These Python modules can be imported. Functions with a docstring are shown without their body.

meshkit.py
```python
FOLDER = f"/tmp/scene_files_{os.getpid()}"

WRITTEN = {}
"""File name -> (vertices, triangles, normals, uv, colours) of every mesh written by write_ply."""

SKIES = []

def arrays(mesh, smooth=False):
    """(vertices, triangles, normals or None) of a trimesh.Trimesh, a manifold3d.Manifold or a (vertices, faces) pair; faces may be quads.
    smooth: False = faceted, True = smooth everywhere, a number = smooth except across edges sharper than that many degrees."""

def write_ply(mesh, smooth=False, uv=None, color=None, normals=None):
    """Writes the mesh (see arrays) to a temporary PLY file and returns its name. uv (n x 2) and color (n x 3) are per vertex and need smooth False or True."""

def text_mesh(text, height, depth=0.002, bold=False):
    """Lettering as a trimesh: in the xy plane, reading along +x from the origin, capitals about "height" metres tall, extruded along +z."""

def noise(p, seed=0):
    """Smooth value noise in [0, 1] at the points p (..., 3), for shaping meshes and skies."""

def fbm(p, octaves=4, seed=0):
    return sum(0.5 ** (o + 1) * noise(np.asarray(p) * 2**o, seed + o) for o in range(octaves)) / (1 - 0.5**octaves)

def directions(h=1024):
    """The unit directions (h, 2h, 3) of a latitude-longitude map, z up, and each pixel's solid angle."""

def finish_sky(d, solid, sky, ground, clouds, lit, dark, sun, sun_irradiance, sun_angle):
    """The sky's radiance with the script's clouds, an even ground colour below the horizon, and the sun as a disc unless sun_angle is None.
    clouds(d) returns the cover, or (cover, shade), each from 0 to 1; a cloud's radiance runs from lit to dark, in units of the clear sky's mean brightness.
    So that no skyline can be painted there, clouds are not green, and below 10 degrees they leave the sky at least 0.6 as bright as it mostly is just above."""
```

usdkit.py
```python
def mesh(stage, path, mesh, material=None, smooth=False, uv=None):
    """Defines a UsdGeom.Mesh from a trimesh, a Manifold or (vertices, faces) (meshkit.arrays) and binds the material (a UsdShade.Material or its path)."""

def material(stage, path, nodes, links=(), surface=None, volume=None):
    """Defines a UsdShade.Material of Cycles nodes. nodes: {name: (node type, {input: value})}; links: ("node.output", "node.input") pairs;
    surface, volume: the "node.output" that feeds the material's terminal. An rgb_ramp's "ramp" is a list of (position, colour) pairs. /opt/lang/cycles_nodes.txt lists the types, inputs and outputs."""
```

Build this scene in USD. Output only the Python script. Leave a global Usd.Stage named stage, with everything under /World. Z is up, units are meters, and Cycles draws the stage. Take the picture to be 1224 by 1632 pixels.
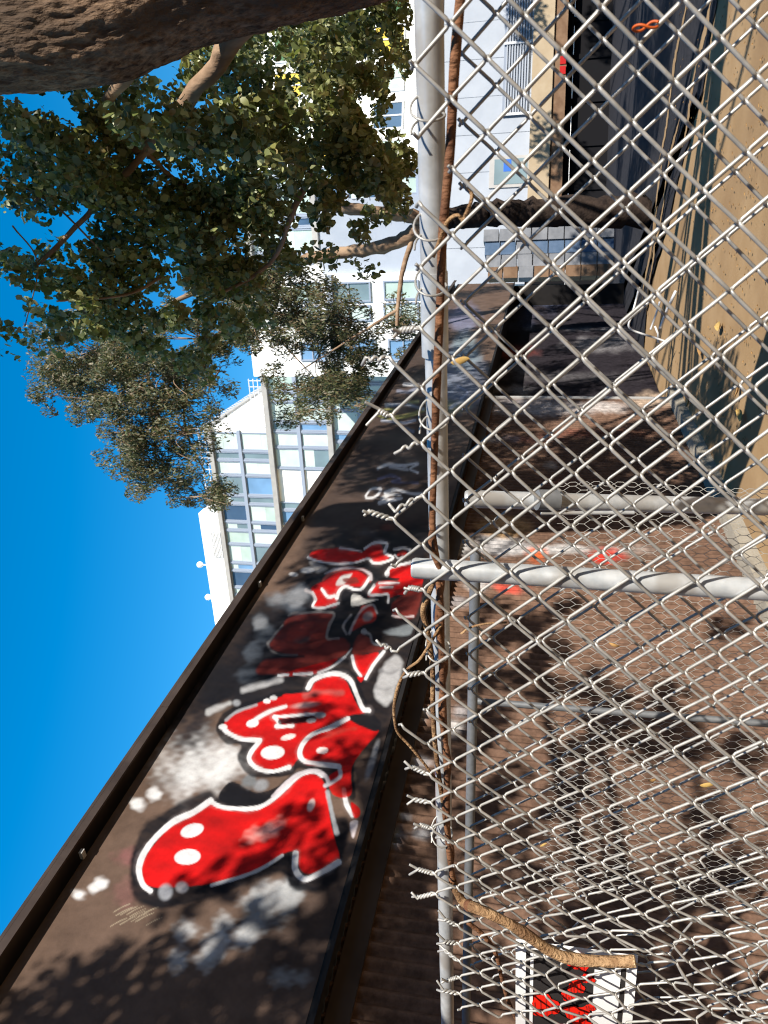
import math, random
import numpy as np, trimesh, usdkit
from pxr import Usd, UsdGeom, UsdLux, UsdShade, Gf, Sdf, Vt

stage = Usd.Stage.CreateInMemory()
UsdGeom.SetStageUpAxis(stage, UsdGeom.Tokens.z)
UsdGeom.SetStageMetersPerUnit(stage, 1.0)
W = UsdGeom.Xform.Define(stage, '/World')
stage.SetDefaultPrim(W.GetPrim())
UsdGeom.Scope.Define(stage, '/World/Looks')

# ------------------------------------------------------------------ camera, sky, sun, exposure
FPX, PITCH, ROLL = 1200.0, math.radians(11.76), math.radians(2.15)     # the phone was held on its side: picture-left is up
EYE = np.array([0, 0, 1.65])
SUN_AZ, SUN_EL = math.radians(155.0), math.radians(33.0)
SKY_STRENGTH, SUN_INTENSITY, EXPOSURE = 0.10, 1.25, 1.05
_F = np.array([0, math.cos(PITCH), math.sin(PITCH)]); _R0 = np.array([1, 0, 0.]); _U0 = np.cross(_R0, _F)
_A = math.cos(ROLL) * _R0 + math.sin(ROLL) * _U0
_B = math.sin(ROLL) * _R0 - math.cos(ROLL) * _U0
cam = UsdGeom.Camera.Define(stage, '/World/camera')
cx, cy, cz = _B, _A, -_F
cam.AddTransformOp().Set(Gf.Matrix4d(*cx, 0, *cy, 0, *cz, 0, *EYE, 1))
cam.CreateHorizontalApertureAttr(24.0); cam.CreateVerticalApertureAttr(32.0)
cam.CreateFocalLengthAttr(24.0 * FPX / 1224); cam.CreateClippingRangeAttr(Gf.Vec2f(0.05, 3000))
cam.CreateFStopAttr(9.0); cam.CreateFocusDistanceAttr(2.1)
cam.CreateExposureAttr(EXPOSURE)
S = np.array([math.sin(SUN_AZ) * math.cos(SUN_EL), math.cos(SUN_AZ) * math.cos(SUN_EL), math.sin(SUN_EL)])
sky = UsdLux.DomeLight.Define(stage, '/World/sky')
skym = usdkit.material(stage, '/World/Looks/sky_air', {
    'sky': ('sky_texture', {'sky_type': 'single_scattering', 'sun_disc': False, 'sun_elevation': SUN_EL, 'sun_rotation': SUN_AZ, 'altitude': 50.0, 'air_density': 1.35, 'aerosol_density': 0.2, 'ozone_density': 2.0}),
    'hs': ('hsv', {'saturation': 1.57}),
    'bg': ('background_shader', {'strength': SKY_STRENGTH})}, [('sky.color', 'hs.color'), ('hs.color', 'bg.color')], surface='bg.background')
UsdShade.MaterialBindingAPI.Apply(sky.GetPrim()).Bind(skym)
sky.GetPrim().SetCustomDataByKey('kind', 'structure'); sky.GetPrim().SetCustomDataByKey('label', 'clear deep blue morning sky'); sky.GetPrim().SetCustomDataByKey('category', 'sky')
sun = UsdLux.DistantLight.Define(stage, '/World/sun')
sun.CreateIntensityAttr(SUN_INTENSITY); sun.CreateNormalizeAttr(True); sun.CreateAngleAttr(0.53); sun.CreateColorAttr(Gf.Vec3f(1.0, 0.93, 0.83))
_sx = np.cross([0, 0, 1.], S); _sx /= np.linalg.norm(_sx); _sy = np.cross(S, _sx)
sun.AddTransformOp().Set(Gf.Matrix4d(*_sx, 0, *_sy, 0, *S, 0, 0, 0, 0, 1))

# ------------------------------------------------------------------ surveying: picture points (1224 x 1632 photo) to points of the place
def ray(x, y):
    x = np.asarray(x, float); y = np.asarray(y, float)
    return _F + ((816 - y) / FPX)[..., None] * _A + ((x - 612) / FPX)[..., None] * _B
def at(x, y, depth): return EYE + ray(x, y) * depth
def on_plane(x, y, n, d):
    v = ray(x, y); return EYE + v * ((d - n @ EYE) / (v @ n))[..., None]
UP = np.array([0, 0, 1.])
def on_ground(x, y, z=0.0): return on_plane(x, y, UP, z)
def project(P):
    v = np.asarray(P, float) - EYE; z = v @ _F
    return 612 + FPX * (v @ _B) / z, 816 - FPX * (v @ _A) / z, z

# ------------------------------------------------------------------ scene helpers
_used = {}
def numbered(parent, name):
    k = (parent, name); n = _used.get(k, 0); _used[k] = n + 1
    return f'{parent}/{name}' if n == 0 else f'{parent}/{name}_{n:03d}'
_loc = {}
def keys(prim, label=None, cat=None, group=None, kind=None):
    for k, v in (('label', label), ('category', cat), ('group', group), ('kind', kind)):
        if v: prim.SetCustomDataByKey(k, v)
def thing(name, label, cat, loc=(0, 0, 0), group=None, kind=None):
    p = numbered('/World', name); x = UsdGeom.Xform.Define(stage, p)
    x.AddTranslateOp().Set(Gf.Vec3d(*map(float, loc))); _loc[p] = np.array(loc, float)
    keys(x.GetPrim(), label, cat, group, kind); return p
def obj(name, mesh, mat, parent='/World', smooth=False, col=None, label=None, cat=None, group=None, kind=None):
    p = numbered(parent, name)
    base = parent
    while base not in _loc and base.count('/') > 1: base = base.rsplit('/', 1)[0]
    off = _loc.get(base, np.zeros(3))
    if isinstance(mesh, trimesh.Trimesh): v, f = np.array(mesh.vertices), np.array(mesh.faces)
    else: v, f = np.asarray(mesh[0], float), np.asarray(mesh[1], int)
    m = usdkit.mesh(stage, p, (v - off, f), mat, smooth=(True if col is not None and smooth else smooth))
    if col is not None:
        UsdGeom.PrimvarsAPI(m).CreatePrimvar('Col', Sdf.ValueTypeNames.Color3fArray, 'vertex').Set(Vt.Vec3fArray.FromNumpy(np.asarray(col, np.float32)))
    keys(m.GetPrim(), label, cat, group, kind); return p
def join(ms):
    vs, fs, o = [], [], 0
    for m in ms:
        v, f = (np.array(m.vertices), np.array(m.faces)) if isinstance(m, trimesh.Trimesh) else (np.asarray(m[0], float), np.asarray(m[1], int))
        if f.shape[1] == 4: f = np.vstack([f[:, [0, 1, 2]], f[:, [0, 2, 3]]])
        vs.append(v); fs.append(f + o); o += len(v)
    return np.vstack(vs), np.vstack(fs)
def tube(path, r, sides=6, caps=True, closed_r=None):
    p = np.asarray(path, float); n = len(p); r = np.broadcast_to(np.asarray(r, float), (n,))
    t = np.gradient(p, axis=0); t /= np.maximum(np.linalg.norm(t, axis=1, keepdims=True), 1e-9)
    ref = np.array([0.31, -0.2, 0.93]) if abs(t[0] @ np.array([0.31, -0.2, 0.93])) < 0.9 else np.array([1., 0.1, 0])
    nn = np.zeros_like(p); a = ref - t[0] * (ref @ t[0])
    for i in range(n):
        a = a - t[i] * (a @ t[i]); L = np.linalg.norm(a)
        if L < 1e-6: a = np.cross(t[i], [1, 0.3, 0.2]); L = np.linalg.norm(a)
        a = a / L; nn[i] = a
    bb = np.cross(t, nn); th = np.arange(sides) * 2 * np.pi / sides
    ring = (nn[:, None] * np.cos(th)[None, :, None] + bb[:, None] * np.sin(th)[None, :, None]) * r[:, None, None] + p[:, None]
    v = ring.reshape(-1, 3); i = np.arange(n - 1)[:, None] * sides; j = np.arange(sides)[None]; k = (j + 1) % sides
    q = np.stack([i + j, i + k, i + sides + k, i + sides + j], -1).reshape(-1, 4)
    f = np.vstack([q[:, [0, 1, 2]], q[:, [0, 2, 3]]])
    if caps:
        v = np.vstack([v, p[0], p[-1]]); c0, c1 = n * sides, n * sides + 1; jj = np.arange(sides); kk = (jj + 1) % sides; l = (n - 1) * sides
        f = np.vstack([f, np.stack([np.full(sides, c0), kk, jj], -1), np.stack([np.full(sides, c1), l + jj, l + kk], -1)])
    return v, f
def box(o, ex, ey, ez):
    """A box with one corner at o and edge vectors ex, ey, ez (right-handed)."""
    o, ex, ey, ez = (np.asarray(a, float) for a in (o, ex, ey, ez))
    v = np.array([o + a * ex + b * ey + c * ez for a in (0, 1) for b in (0, 1) for c in (0, 1)])
    f = np.array([[0, 1, 3, 2], [4, 6, 7, 5], [0, 4, 5, 1], [2, 3, 7, 6], [0, 2, 6, 4], [1, 5, 7, 3]])
    if np.dot(np.cross(ex, ey), ez) < 0: f = f[:, ::-1]
    return v, np.vstack([f[:, [0, 1, 2]], f[:, [0, 2, 3]]])
def spline(pts, n=8, closed=False):
    p = np.asarray(pts, float)
    if closed: q = np.vstack([p[-1], p, p[0], p[1]])
    else: q = np.vstack([2 * p[0] - p[1], p, 2 * p[-1] - p[-2]])
    u = np.linspace(0, 1, n, endpoint=False)[:, None]; out = []
    for i in range(len(q) - 3):
        a, b, c, d = q[i:i + 4]
        out.append(0.5 * (2 * b + (c - a) * u + (2 * a - 5 * b + 4 * c - d) * u ** 2 + (3 * b - a - 3 * c + d) * u ** 3))
    out = np.vstack(out)
    return out if closed else np.vstack([out, p[-1]])
def wob(p, seed, scale):
    """Smooth pseudo noise in about [-1, 1] for points p (n, k)."""
    rs = np.random.RandomState(seed); p = np.atleast_2d(np.asarray(p, float)); o = np.zeros(len(p))
    for i in range(6):
        k = rs.randn(p.shape[1]) / scale * (0.6 + 0.3 * i); o += np.sin(p @ k + rs.rand() * 6.28) / (1 + 0.4 * i)
    return o / 2.4

# ------------------------------------------------------------------ materials
ALB = .68
def mat(name, c1, c2=None, rough=0.6, metal=0.0, scale=6.0, detail=6.0, bump=0.0, bscale=None, spec=0.22, lo=0.35, hi=0.65, c3=None, s3=1.0, stretch=None):
    if name not in ('white_stucco',):
        c1 = tuple(ALB * c for c in c1); c2 = c2 and tuple(ALB * c for c in c2); c3 = c3 and tuple(ALB * c for c in c3)
    n = {'p': ('principled_bsdf', {'base_color': c1, 'roughness': rough, 'metallic': metal, 'specular_ior_level': spec}), 'g': ('geometry', {})}
    l = []; src = 'g.position'
    if stretch: n['mp'] = ('mapping', {'scale': stretch}); l.append(('g.position', 'mp.vector')); src = 'mp.vector'
    if c2 is not None:
        n['n'] = ('noise_texture', {'scale': scale, 'detail': detail, 'roughness': 0.6}); n['r'] = ('rgb_ramp', {'ramp': [(lo, c1), (hi, c2)]})
        l += [(src, 'n.vector'), ('n.fac', 'r.fac')]; last = 'r.color'
        if c3 is not None:
            n['n3'] = ('noise_texture', {'scale': s3, 'detail': 4.0}); n['r3'] = ('rgb_ramp', {'ramp': [(0.48, (0, 0, 0)), (0.62, (1, 1, 1))]}); n['m3'] = ('mix', {'mix_type': 'mix', 'color2': c3})
            l += [(src, 'n3.vector'), ('n3.fac', 'r3.fac'), ('r3.color', 'm3.fac'), (last, 'm3.color1')]; last = 'm3.color'
        l.append((last, 'p.base_color'))
    if bump:
        n['nb'] = ('noise_texture', {'scale': bscale or scale * 4, 'detail': 6.0}); n['b'] = ('bump', {'strength': min(1.0, bump), 'distance': 0.02})
        l += [(src, 'nb.vector'), ('nb.fac', 'b.height'), ('b.normal', 'p.normal')]
    return usdkit.material(stage, '/World/Looks/' + name, n, l, surface='p.BSDF')
def painted(name, rough=0.5, bump=0.0, spec=0.35, ns=5.0, n0=.60, n1=1.34):
    n = {'a': ('attribute', {'attribute': 'Col'}), 'g': ('geometry', {}), 'n': ('noise_texture', {'scale': ns, 'detail': 8.0, 'roughness': 0.7}),
         'mr': ('map_range', {'from_min': 0.25, 'from_max': 0.75, 'to_min': n0, 'to_max': n1}), 'm': ('mix', {'mix_type': 'multiply', 'fac': 1.0}),
         'nr': ('noise_texture', {'scale': 2.2, 'detail': 5.0}), 'rr': ('map_range', {'from_min': 0.3, 'from_max': 0.7, 'to_min': rough - 0.1, 'to_max': rough + 0.15}),
         'nb': ('noise_texture', {'scale': 160.0, 'detail': 3.0}), 'b': ('bump', {'strength': 0.12, 'distance': 0.004}),
         'p': ('principled_bsdf', {'roughness': rough, 'specular_ior_level': spec})}
    l = [('g.position', 'n.vector'), ('n.fac', 'mr.value'), ('mr.result', 'm.color2'), ('a.color', 'm.color1'), ('m.color', 'p.base_color'),
         ('g.position', 'nr.vector'), ('nr.fac', 'rr.value'), ('rr.result', 'p.roughness'), ('g.position', 'nb.vector'), ('nb.fac', 'b.height'), ('b.normal', 'p.normal')]
    return usdkit.material(stage, '/World/Looks/' + name, n, l, surface='p.BSDF')
def leafmat(name, trans=0.4, rough=0.42):
    n = {'a': ('attribute', {'attribute': 'Col'}), 'p': ('principled_bsdf', {'roughness': rough, 'specular_ior_level': 0.45}),
         't': ('translucent_bsdf', {}), 'hs': ('hsv', {'hue': 0.485, 'saturation': 1.15, 'value': 1.3}), 'x': ('mix_closure', {'fac': trans})}
    l = [('a.color', 'p.base_color'), ('a.color', 'hs.color'), ('hs.color', 't.color'), ('p.BSDF', 'x.closure1'), ('t.BSDF', 'x.closure2')]
    return usdkit.material(stage, '/World/Looks/' + name, n, l, surface='x.closure')

M = {}
M['dirt'] = mat('tan_dirt', (.36, .235, .12), (.42, .285, .155), rough=.95, scale=2.2, detail=12, bump=.12, bscale=45, spec=.1, c3=(.31, .20, .105), s3=.7)
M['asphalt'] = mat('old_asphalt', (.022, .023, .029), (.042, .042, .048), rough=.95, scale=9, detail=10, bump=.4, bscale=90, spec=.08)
M['galv'] = mat('galvanised_steel', (.52, .55, .57), (.70, .72, .73), rough=.33, metal=.35, scale=38, detail=4, spec=.6, c3=(.47, .455, .43), s3=12)
M['wire'] = mat('galvanised_wire', (.36, .35, .325), (.56, .54, .505), rough=.45, metal=.35, scale=30, detail=3)
M['wire_old'] = mat('dull_galvanised_wire', (.34, .335, .32), (.53, .52, .50), rough=.42, metal=.4, scale=30, detail=3)
M['hexwire'] = mat('chicken_wire', (.5, .48, .44), (.65, .63, .58), rough=.45, metal=.4, scale=20)
M['steel_grey'] = mat('weathered_grey_pipe', (.17, .18, .19), (.27, .28, .29), rough=.5, metal=.4, scale=20)
M['vine'] = mat('dead_vine_bark', (.12, .05, .025), (.27, .125, .06), rough=.8, scale=26, detail=8, bump=.6, bscale=90, spec=.2, stretch=(1, 1, .25))
M['cane'] = mat('cut_branch_bark', (.26, .145, .07), (.50, .32, .17), rough=.8, scale=42, detail=10, bump=.6, bscale=160, spec=.15, c3=(.20, .11, .055), s3=14)
M['cutwood'] = mat('cut_wood', (.62, .44, .24), (.7, .52, .32), rough=.8, scale=60)
M['bark'] = mat('rough_bark', (.07, .044, .030), (.30, .20, .13), rough=.95, scale=30, detail=12, bump=.7, bscale=70, spec=.08, stretch=(1.5, 1.5, .45), lo=.36, hi=.66, c3=(.10, .07, .05), s3=2.2)
M['bark2'] = mat('pale_peeling_bark', (.20, .125, .08), (.42, .29, .19), rough=.9, scale=6, detail=8, bump=.6, bscale=24, spec=.15, stretch=(1, 1, .3))
M['darkbark'] = mat('dark_trunk_bark', (.022, .016, .014), (.06, .042, .033), rough=.95, scale=7, detail=8, bump=.8, bscale=24, spec=.1)
M['leaf'] = leafmat('broad_leaf'); M['leaf2'] = leafmat('fine_leaf', .35, .5)
M['paint'] = painted('wall_paint', .62, spec=.07); M['ribpaint'] = painted('ribbed_wall_paint', .75, spec=.06, ns=16.0, n0=.35, n1=1.6)
M['brown'] = mat('brown_trim_paint', (.040, .027, .021), (.07, .05, .04), rough=.6, scale=4, detail=8)
M['black'] = mat('black_trim_paint', (.012, .011, .012), (.02, .018, .018), rough=.7, scale=6)
M['roofing'] = mat('roofing', (.1, .1, .1), (.14, .14, .14), rough=.9, scale=3)
M['concrete'] = mat('concrete', (.30, .27, .22), (.42, .38, .31), rough=.9, scale=5, detail=10, bump=.4, bscale=60, spec=.2)
M['whitewall'] = mat('white_stucco', (.76, .76, .75), (.84, .84, .83), rough=.85, scale=.8, detail=8, spec=.2)
M['slab'] = mat('grey_floor_edge', (.42, .41, .40), (.5, .49, .47), rough=.8, scale=2)
M['frame'] = mat('pale_blue_window_frame', (.37, .43, .54), rough=.45)
M['rail'] = mat('white_railing', (.75, .77, .8), rough=.5)
M['bluewall'] = mat('pale_blue_grey_wall', (.42, .47, .56), (.48, .53, .62), rough=.8, scale=.7)
M['trailer'] = mat('pale_blue_white_siding', (.38, .42, .48), (.44, .48, .54), rough=.6, scale=1.2, detail=8)
M['louvre'] = mat('grey_louvre', (.27, .31, .38), rough=.6)
M['beige'] = mat('beige_beam_paint', (.40, .31, .20), (.47, .38, .26), rough=.8, scale=2.0, detail=8)
M['brownbeam'] = mat('brown_beam_paint', (.16, .09, .05), (.24, .15, .09), rough=.8, scale=4)
M['dark'] = mat('dark_metal', (.010, .010, .012), rough=.9, spec=.08)
M['bluesign'] = mat('blue_paint', (.03, .15, .62), rough=.5)
M['redpaint'] = mat('red_sign_paint', (.80, .018, .008), rough=.45)
M['signblack'] = mat('sign_black', (.03, .027, .027), rough=.5)
M['signwhite'] = mat('sign_white', (.84, .84, .84), rough=.45)
M['crate_grey'] = mat('crate_grey', (.17, .18, .20), (.26, .27, .29), rough=.8, scale=3); M['crate_blue'] = mat('crate_blue', (.07, .12, .20), (.12, .18, .28), rough=.8, scale=3)
M['orange'] = mat('orange_tie', (.55, .10, .015), rough=.5)
M['yellowleaf'] = mat('dry_yellow_leaf', (.46, .28, .08), (.60, .42, .15), rough=.7, scale=60)
M['drybrown'] = mat('dry_brown_leaf', (.30, .16, .06), (.46, .27, .10), rough=.8, scale=50)
M['whiterod'] = mat('white_rod', (.82, .82, .82), rough=.4)
M['lampred'] = mat('red_lens', (.45, .02, .02), rough=.3)
M['yellowpanel'] = mat('yellow_panel', (.72, .52, .06), rough=.6)
M['greenpanel'] = mat('green_panel', (.05, .16, .06), rough=.6)
def glass(name, c, r=.08, spec=.6):
    return usdkit.material(stage, '/World/Looks/' + name, {'g': ('geometry', {}), 'n': ('noise_texture', {'scale': .9, 'detail': 3.0}), 'r': ('rgb_ramp', {'ramp': [(.35, c), (.65, tuple(min(1, k * 1.25) for k in c))]}),
        'p': ('principled_bsdf', {'roughness': r, 'specular_ior_level': spec})}, [('g.position', 'n.vector'), ('n.fac', 'r.fac'), ('r.color', 'p.base_color')], surface='p.BSDF')
PANES = [glass('pane_blind_pale', (.40, .47, .44)), glass('pane_blind_green', (.32, .40, .36)), glass('pane_half', (.13, .18, .20)), glass('pane_dark', (.04, .07, .12)), glass('pane_blue', (.12, .22, .36))]

# ------------------------------------------------------------------ ground
def disc_sheet(cx, cy, r0, r1, z, mat_, name, label, cat):
    rr = np.r_[0, np.geomspace(r0, r1, 40)]; n = 72; v = [[cx, cy, z]]
    for r in rr[1:]:
        for k in range(n): v.append([cx + r * math.cos(k * 2 * math.pi / n), cy + r * math.sin(k * 2 * math.pi / n), z])
    v = np.array(v); f = [[0, 1 + k, 1 + (k + 1) % n] for k in range(n)]
    for i in range(len(rr) - 2):
        for k in range(n):
            a, b = 1 + i * n + k, 1 + i * n + (k + 1) % n; f += [[a, a + n, b + n], [a, b + n, b]]
    near = np.hypot(v[:, 0] - cx, v[:, 1] - cy) < 25
    v[:, 2] += np.where(near, 0.012 * wob(v[:, :2], 5, .7) - .012, -.02)
    obj(name, (v, np.array(f)), mat_, smooth=True, label=label, cat=cat, kind='structure')
disc_sheet(3, 8, .25, 900, 0.0, M['dirt'], 'ground', 'bare tan dirt ground behind the fence', 'ground')
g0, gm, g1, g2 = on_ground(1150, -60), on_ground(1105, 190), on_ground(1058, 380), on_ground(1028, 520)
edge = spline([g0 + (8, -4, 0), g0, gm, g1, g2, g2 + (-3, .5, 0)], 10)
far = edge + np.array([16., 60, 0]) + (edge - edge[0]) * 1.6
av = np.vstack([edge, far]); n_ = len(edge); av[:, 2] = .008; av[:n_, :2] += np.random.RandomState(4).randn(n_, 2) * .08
obj('asphalt_and_shade', (av, np.array([[i, i + 1, n_ + i + 1] for i in range(n_ - 1)] + [[i, n_ + i + 1, n_ + i] for i in range(n_ - 1)])), M['asphalt'], label='dark asphalt drive, its near part standing for tree shade on the dirt', cat='road', kind='structure')  # near part is a dark sheet in place of tree shade on dirt

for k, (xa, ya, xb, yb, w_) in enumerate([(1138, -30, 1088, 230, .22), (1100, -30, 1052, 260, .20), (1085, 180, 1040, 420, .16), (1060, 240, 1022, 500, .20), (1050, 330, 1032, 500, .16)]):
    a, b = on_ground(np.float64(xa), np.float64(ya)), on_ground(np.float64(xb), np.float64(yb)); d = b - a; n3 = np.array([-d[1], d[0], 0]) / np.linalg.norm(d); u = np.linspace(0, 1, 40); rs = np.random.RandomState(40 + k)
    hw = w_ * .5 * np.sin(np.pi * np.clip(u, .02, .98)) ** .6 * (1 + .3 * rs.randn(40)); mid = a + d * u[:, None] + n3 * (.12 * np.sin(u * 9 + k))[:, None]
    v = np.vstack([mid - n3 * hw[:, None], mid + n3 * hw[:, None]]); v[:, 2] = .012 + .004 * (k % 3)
    obj('sun_streak_strip', (v, np.array([[i, i + 1, 41 + i] for i in range(39)] + [[i, 41 + i, 40 + i] for i in range(39)])), M['dirt'], label='tan strips standing for sunlit streaks between the tree shadows', cat='dirt', kind='structure')  # tan strips shaped as the sunlit gaps between tree shadows
# ------------------------------------------------------------------ added brick blocks, unseen, behind and to the right, cutting the sky fill
M['brick'] = mat('brown_brick', (.12, .075, .055), (.18, .115, .08), rough=.9, scale=3, detail=8)
for name, lab_, o_, ex, ey, hh in [('added_brick_block', 'added brown brick block, unseen behind the photographer, to cut sky fill', (-34, -30, 0), (78, 0, 0), (0, 8, 0), 12.4), ('added_brick_shed', 'added long brown brick block, unseen on the right, to cut sky fill', (30, -18, 0), (8, 0, 0), (0, 52, 0), 10)]:
    bb_ = thing(name, lab_, 'building', o_); obj('wall', box(o_, ex, ey, (0, 0, hh)), M['brick'], bb_); obj('roof', box(np.array(o_) + (-.2, -.2, hh + .003), np.array(ex) * 1.0 + (.4 if ex[0] else 0, 0, 0), np.array(ey) + (0, .4, 0), (0, 0, .3)), M['roofing'], bb_)
    if name == 'added_brick_block':
        for k in range(18):
            for z in (2.0, 6.0): w0 = obj('window', box((-32 + k * 4.2, -21.999, z), (1.6, 0, 0), (0, .06, 0), (0, 0, 2.2)), M['slab'], bb_); obj('pane', box((-31.9 + k * 4.2, -21.938, z + .1), (1.4, 0, 0), (0, .02, 0), (0, 0, 2.0)), M['dark'], w0)
# ------------------------------------------------------------------ the long graffiti building on the left
AW = math.radians(26.5); WU = np.array([math.sin(AW), math.cos(AW), 0]); WN = np.array([math.cos(AW), -math.sin(AW), 0])
def wp(s, n, z): return WU * s + WN * n + np.array([0, 0, z])
N0, NR, NF = -3.0, -3.16, -3.52
Z0, Z1 = 2.46, 3.765
S_END = float(on_plane(762, 452, WN, N0) @ WU); S_START = -6.0; S_TRIM = 9.9
BROWN, BLACK, CHAR, WHITE, RED, DRED, GREY = (.132, .087, .065), (.010, .010, .013), (.016, .0155, .019), (.74, .74, .75), (.56, .004, .002), (.17, .026, .020), (.30, .31, .33)
def zA(*p): return [(200 + x / 3.06, 1200 + y / 3.06) for x, y in p]
def zB(*p): return [(330 + x / 3.825, 1030 + y / 3.825) for x, y in p]
def zC(*p): return [(400 + x / 4.08, 850 + y / 4.08) for x, y in p]
def zD(*p): return [(540 + x / 5.1, 560 + y / 5.1) for x, y in p]
LAY = []
def fill(c, pts, soft=3, a=1.0): LAY.append(('f', c, spline(pts, 6, True), soft, a))
def line(c, pts, w, soft=1.6, a=1.0):
    if c[0] > .6 and soft < 3: LAY.append(('l', (.42, .36, .36), spline(pts, 6), w, 9.0, .30))
    LAY.append(('l', c, spline(pts, 6), w, soft, a))
def dot(c, p, rx, ry, rot=0, soft=1.6, a=1.0): LAY.append(('e', c, p, rx, ry, math.radians(rot), soft, a))
def cloud(c, x, y, r, soft, a): dot(c, (x, y), r, r * .8, 0, soft, a)
# black haze behind the letters, with tree shade painted into it
fill(CHAR, [(470, 930), (380, 1090), (310, 1130), (270, 1190), (330, 1200), (340, 1130), (420, 1080), (600, 900), (690, 860), (560, 850), (500, 880)], 30, .92)
fill(BLACK, [(300, 1140), (345, 1060), (440, 960), (520, 930), (600, 860), (680, 840), (690, 960), (655, 1080), (600, 1230), (560, 1180), (350, 1120)], 28, .95)
fill(BLACK, [(235, 1165), (300, 1146), (345, 1125), (420, 1090), (600, 1000), (600, 915), (520, 915), (450, 950), (400, 965), (345, 1010), (280, 1090)], 16, .93)
fill(CHAR, [(360, 1120), (440, 1000), (500, 930), (560, 1000), (480, 1080), (420, 1130)], 26, .85)
fill(CHAR, [(650, 480), (720, 480), (700, 860), (560, 860), (480, 880), (560, 700)], 26, .55)  # far stretch of brown fascia darkened in the colour for its leaf shade
for x, y, r in [(430, 1010, 14), (400, 1040, 12), (450, 960, 16), (480, 945, 14), (415, 990, 10), (390, 1075, 12), (580, 848, 9), (470, 975, 12)]: cloud((.10, .12, .15), x, y, r * 1.2, 12, .55)
for x, y, r in [(300, 1194, 16), (322, 1222, 40), (350, 1212, 36), (292, 1232, 22), (335, 1245, 28), (365, 1225, 26), (306, 1215, 22), (280, 1250, 30), (385, 1205, 24), (340, 1190, 26), (270, 1215, 26)]: cloud((.66, .66, .66), x, y, r * .95, 30, .50)
for x, y, r in [(218, 1280, 12), (247, 1265, 13), (214, 1282, 8), (164, 1409, 12), (125, 1425, 10), (163, 1408, 7), (150, 1416, 7)]: cloud(WHITE, x, y, r, 8, .9)
for k, (x, y, r) in enumerate([(440, 1432, 36), (462, 1425, 26), (421, 1463, 22), (400, 1482, 22), (382, 1497, 18), (343, 1512, 22), (300, 1480, 18), (360, 1470, 14), (430, 1440, 18), (480, 1560, 12), (455, 1560, 14), (395, 1440, 14), (320, 1530, 16), (290, 1530, 14)]):
    cloud((.55, .57, .58), x, y, r, 20, .62)
fill(BLACK, [(380, 1450), (480, 1420), (540, 1400), (545, 1500), (480, 1580), (430, 1600), (420, 1500)], 40, .5)
cloud((.30, .12, .12), 200, 1365, 14, 18, .6); cloud((.30, .14, .13), 195, 1420, 22, 24, .5)
rs = np.random.RandomState(8)
for k in range(14):
    x, y = 208 + rs.randn() * 14, 1462 + rs.randn() * 6; line((.45, .38, .27), [(x, y), (x + 14, y - 8), (x + 26, y - 13)], 1.2, 1.0, .7)
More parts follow.
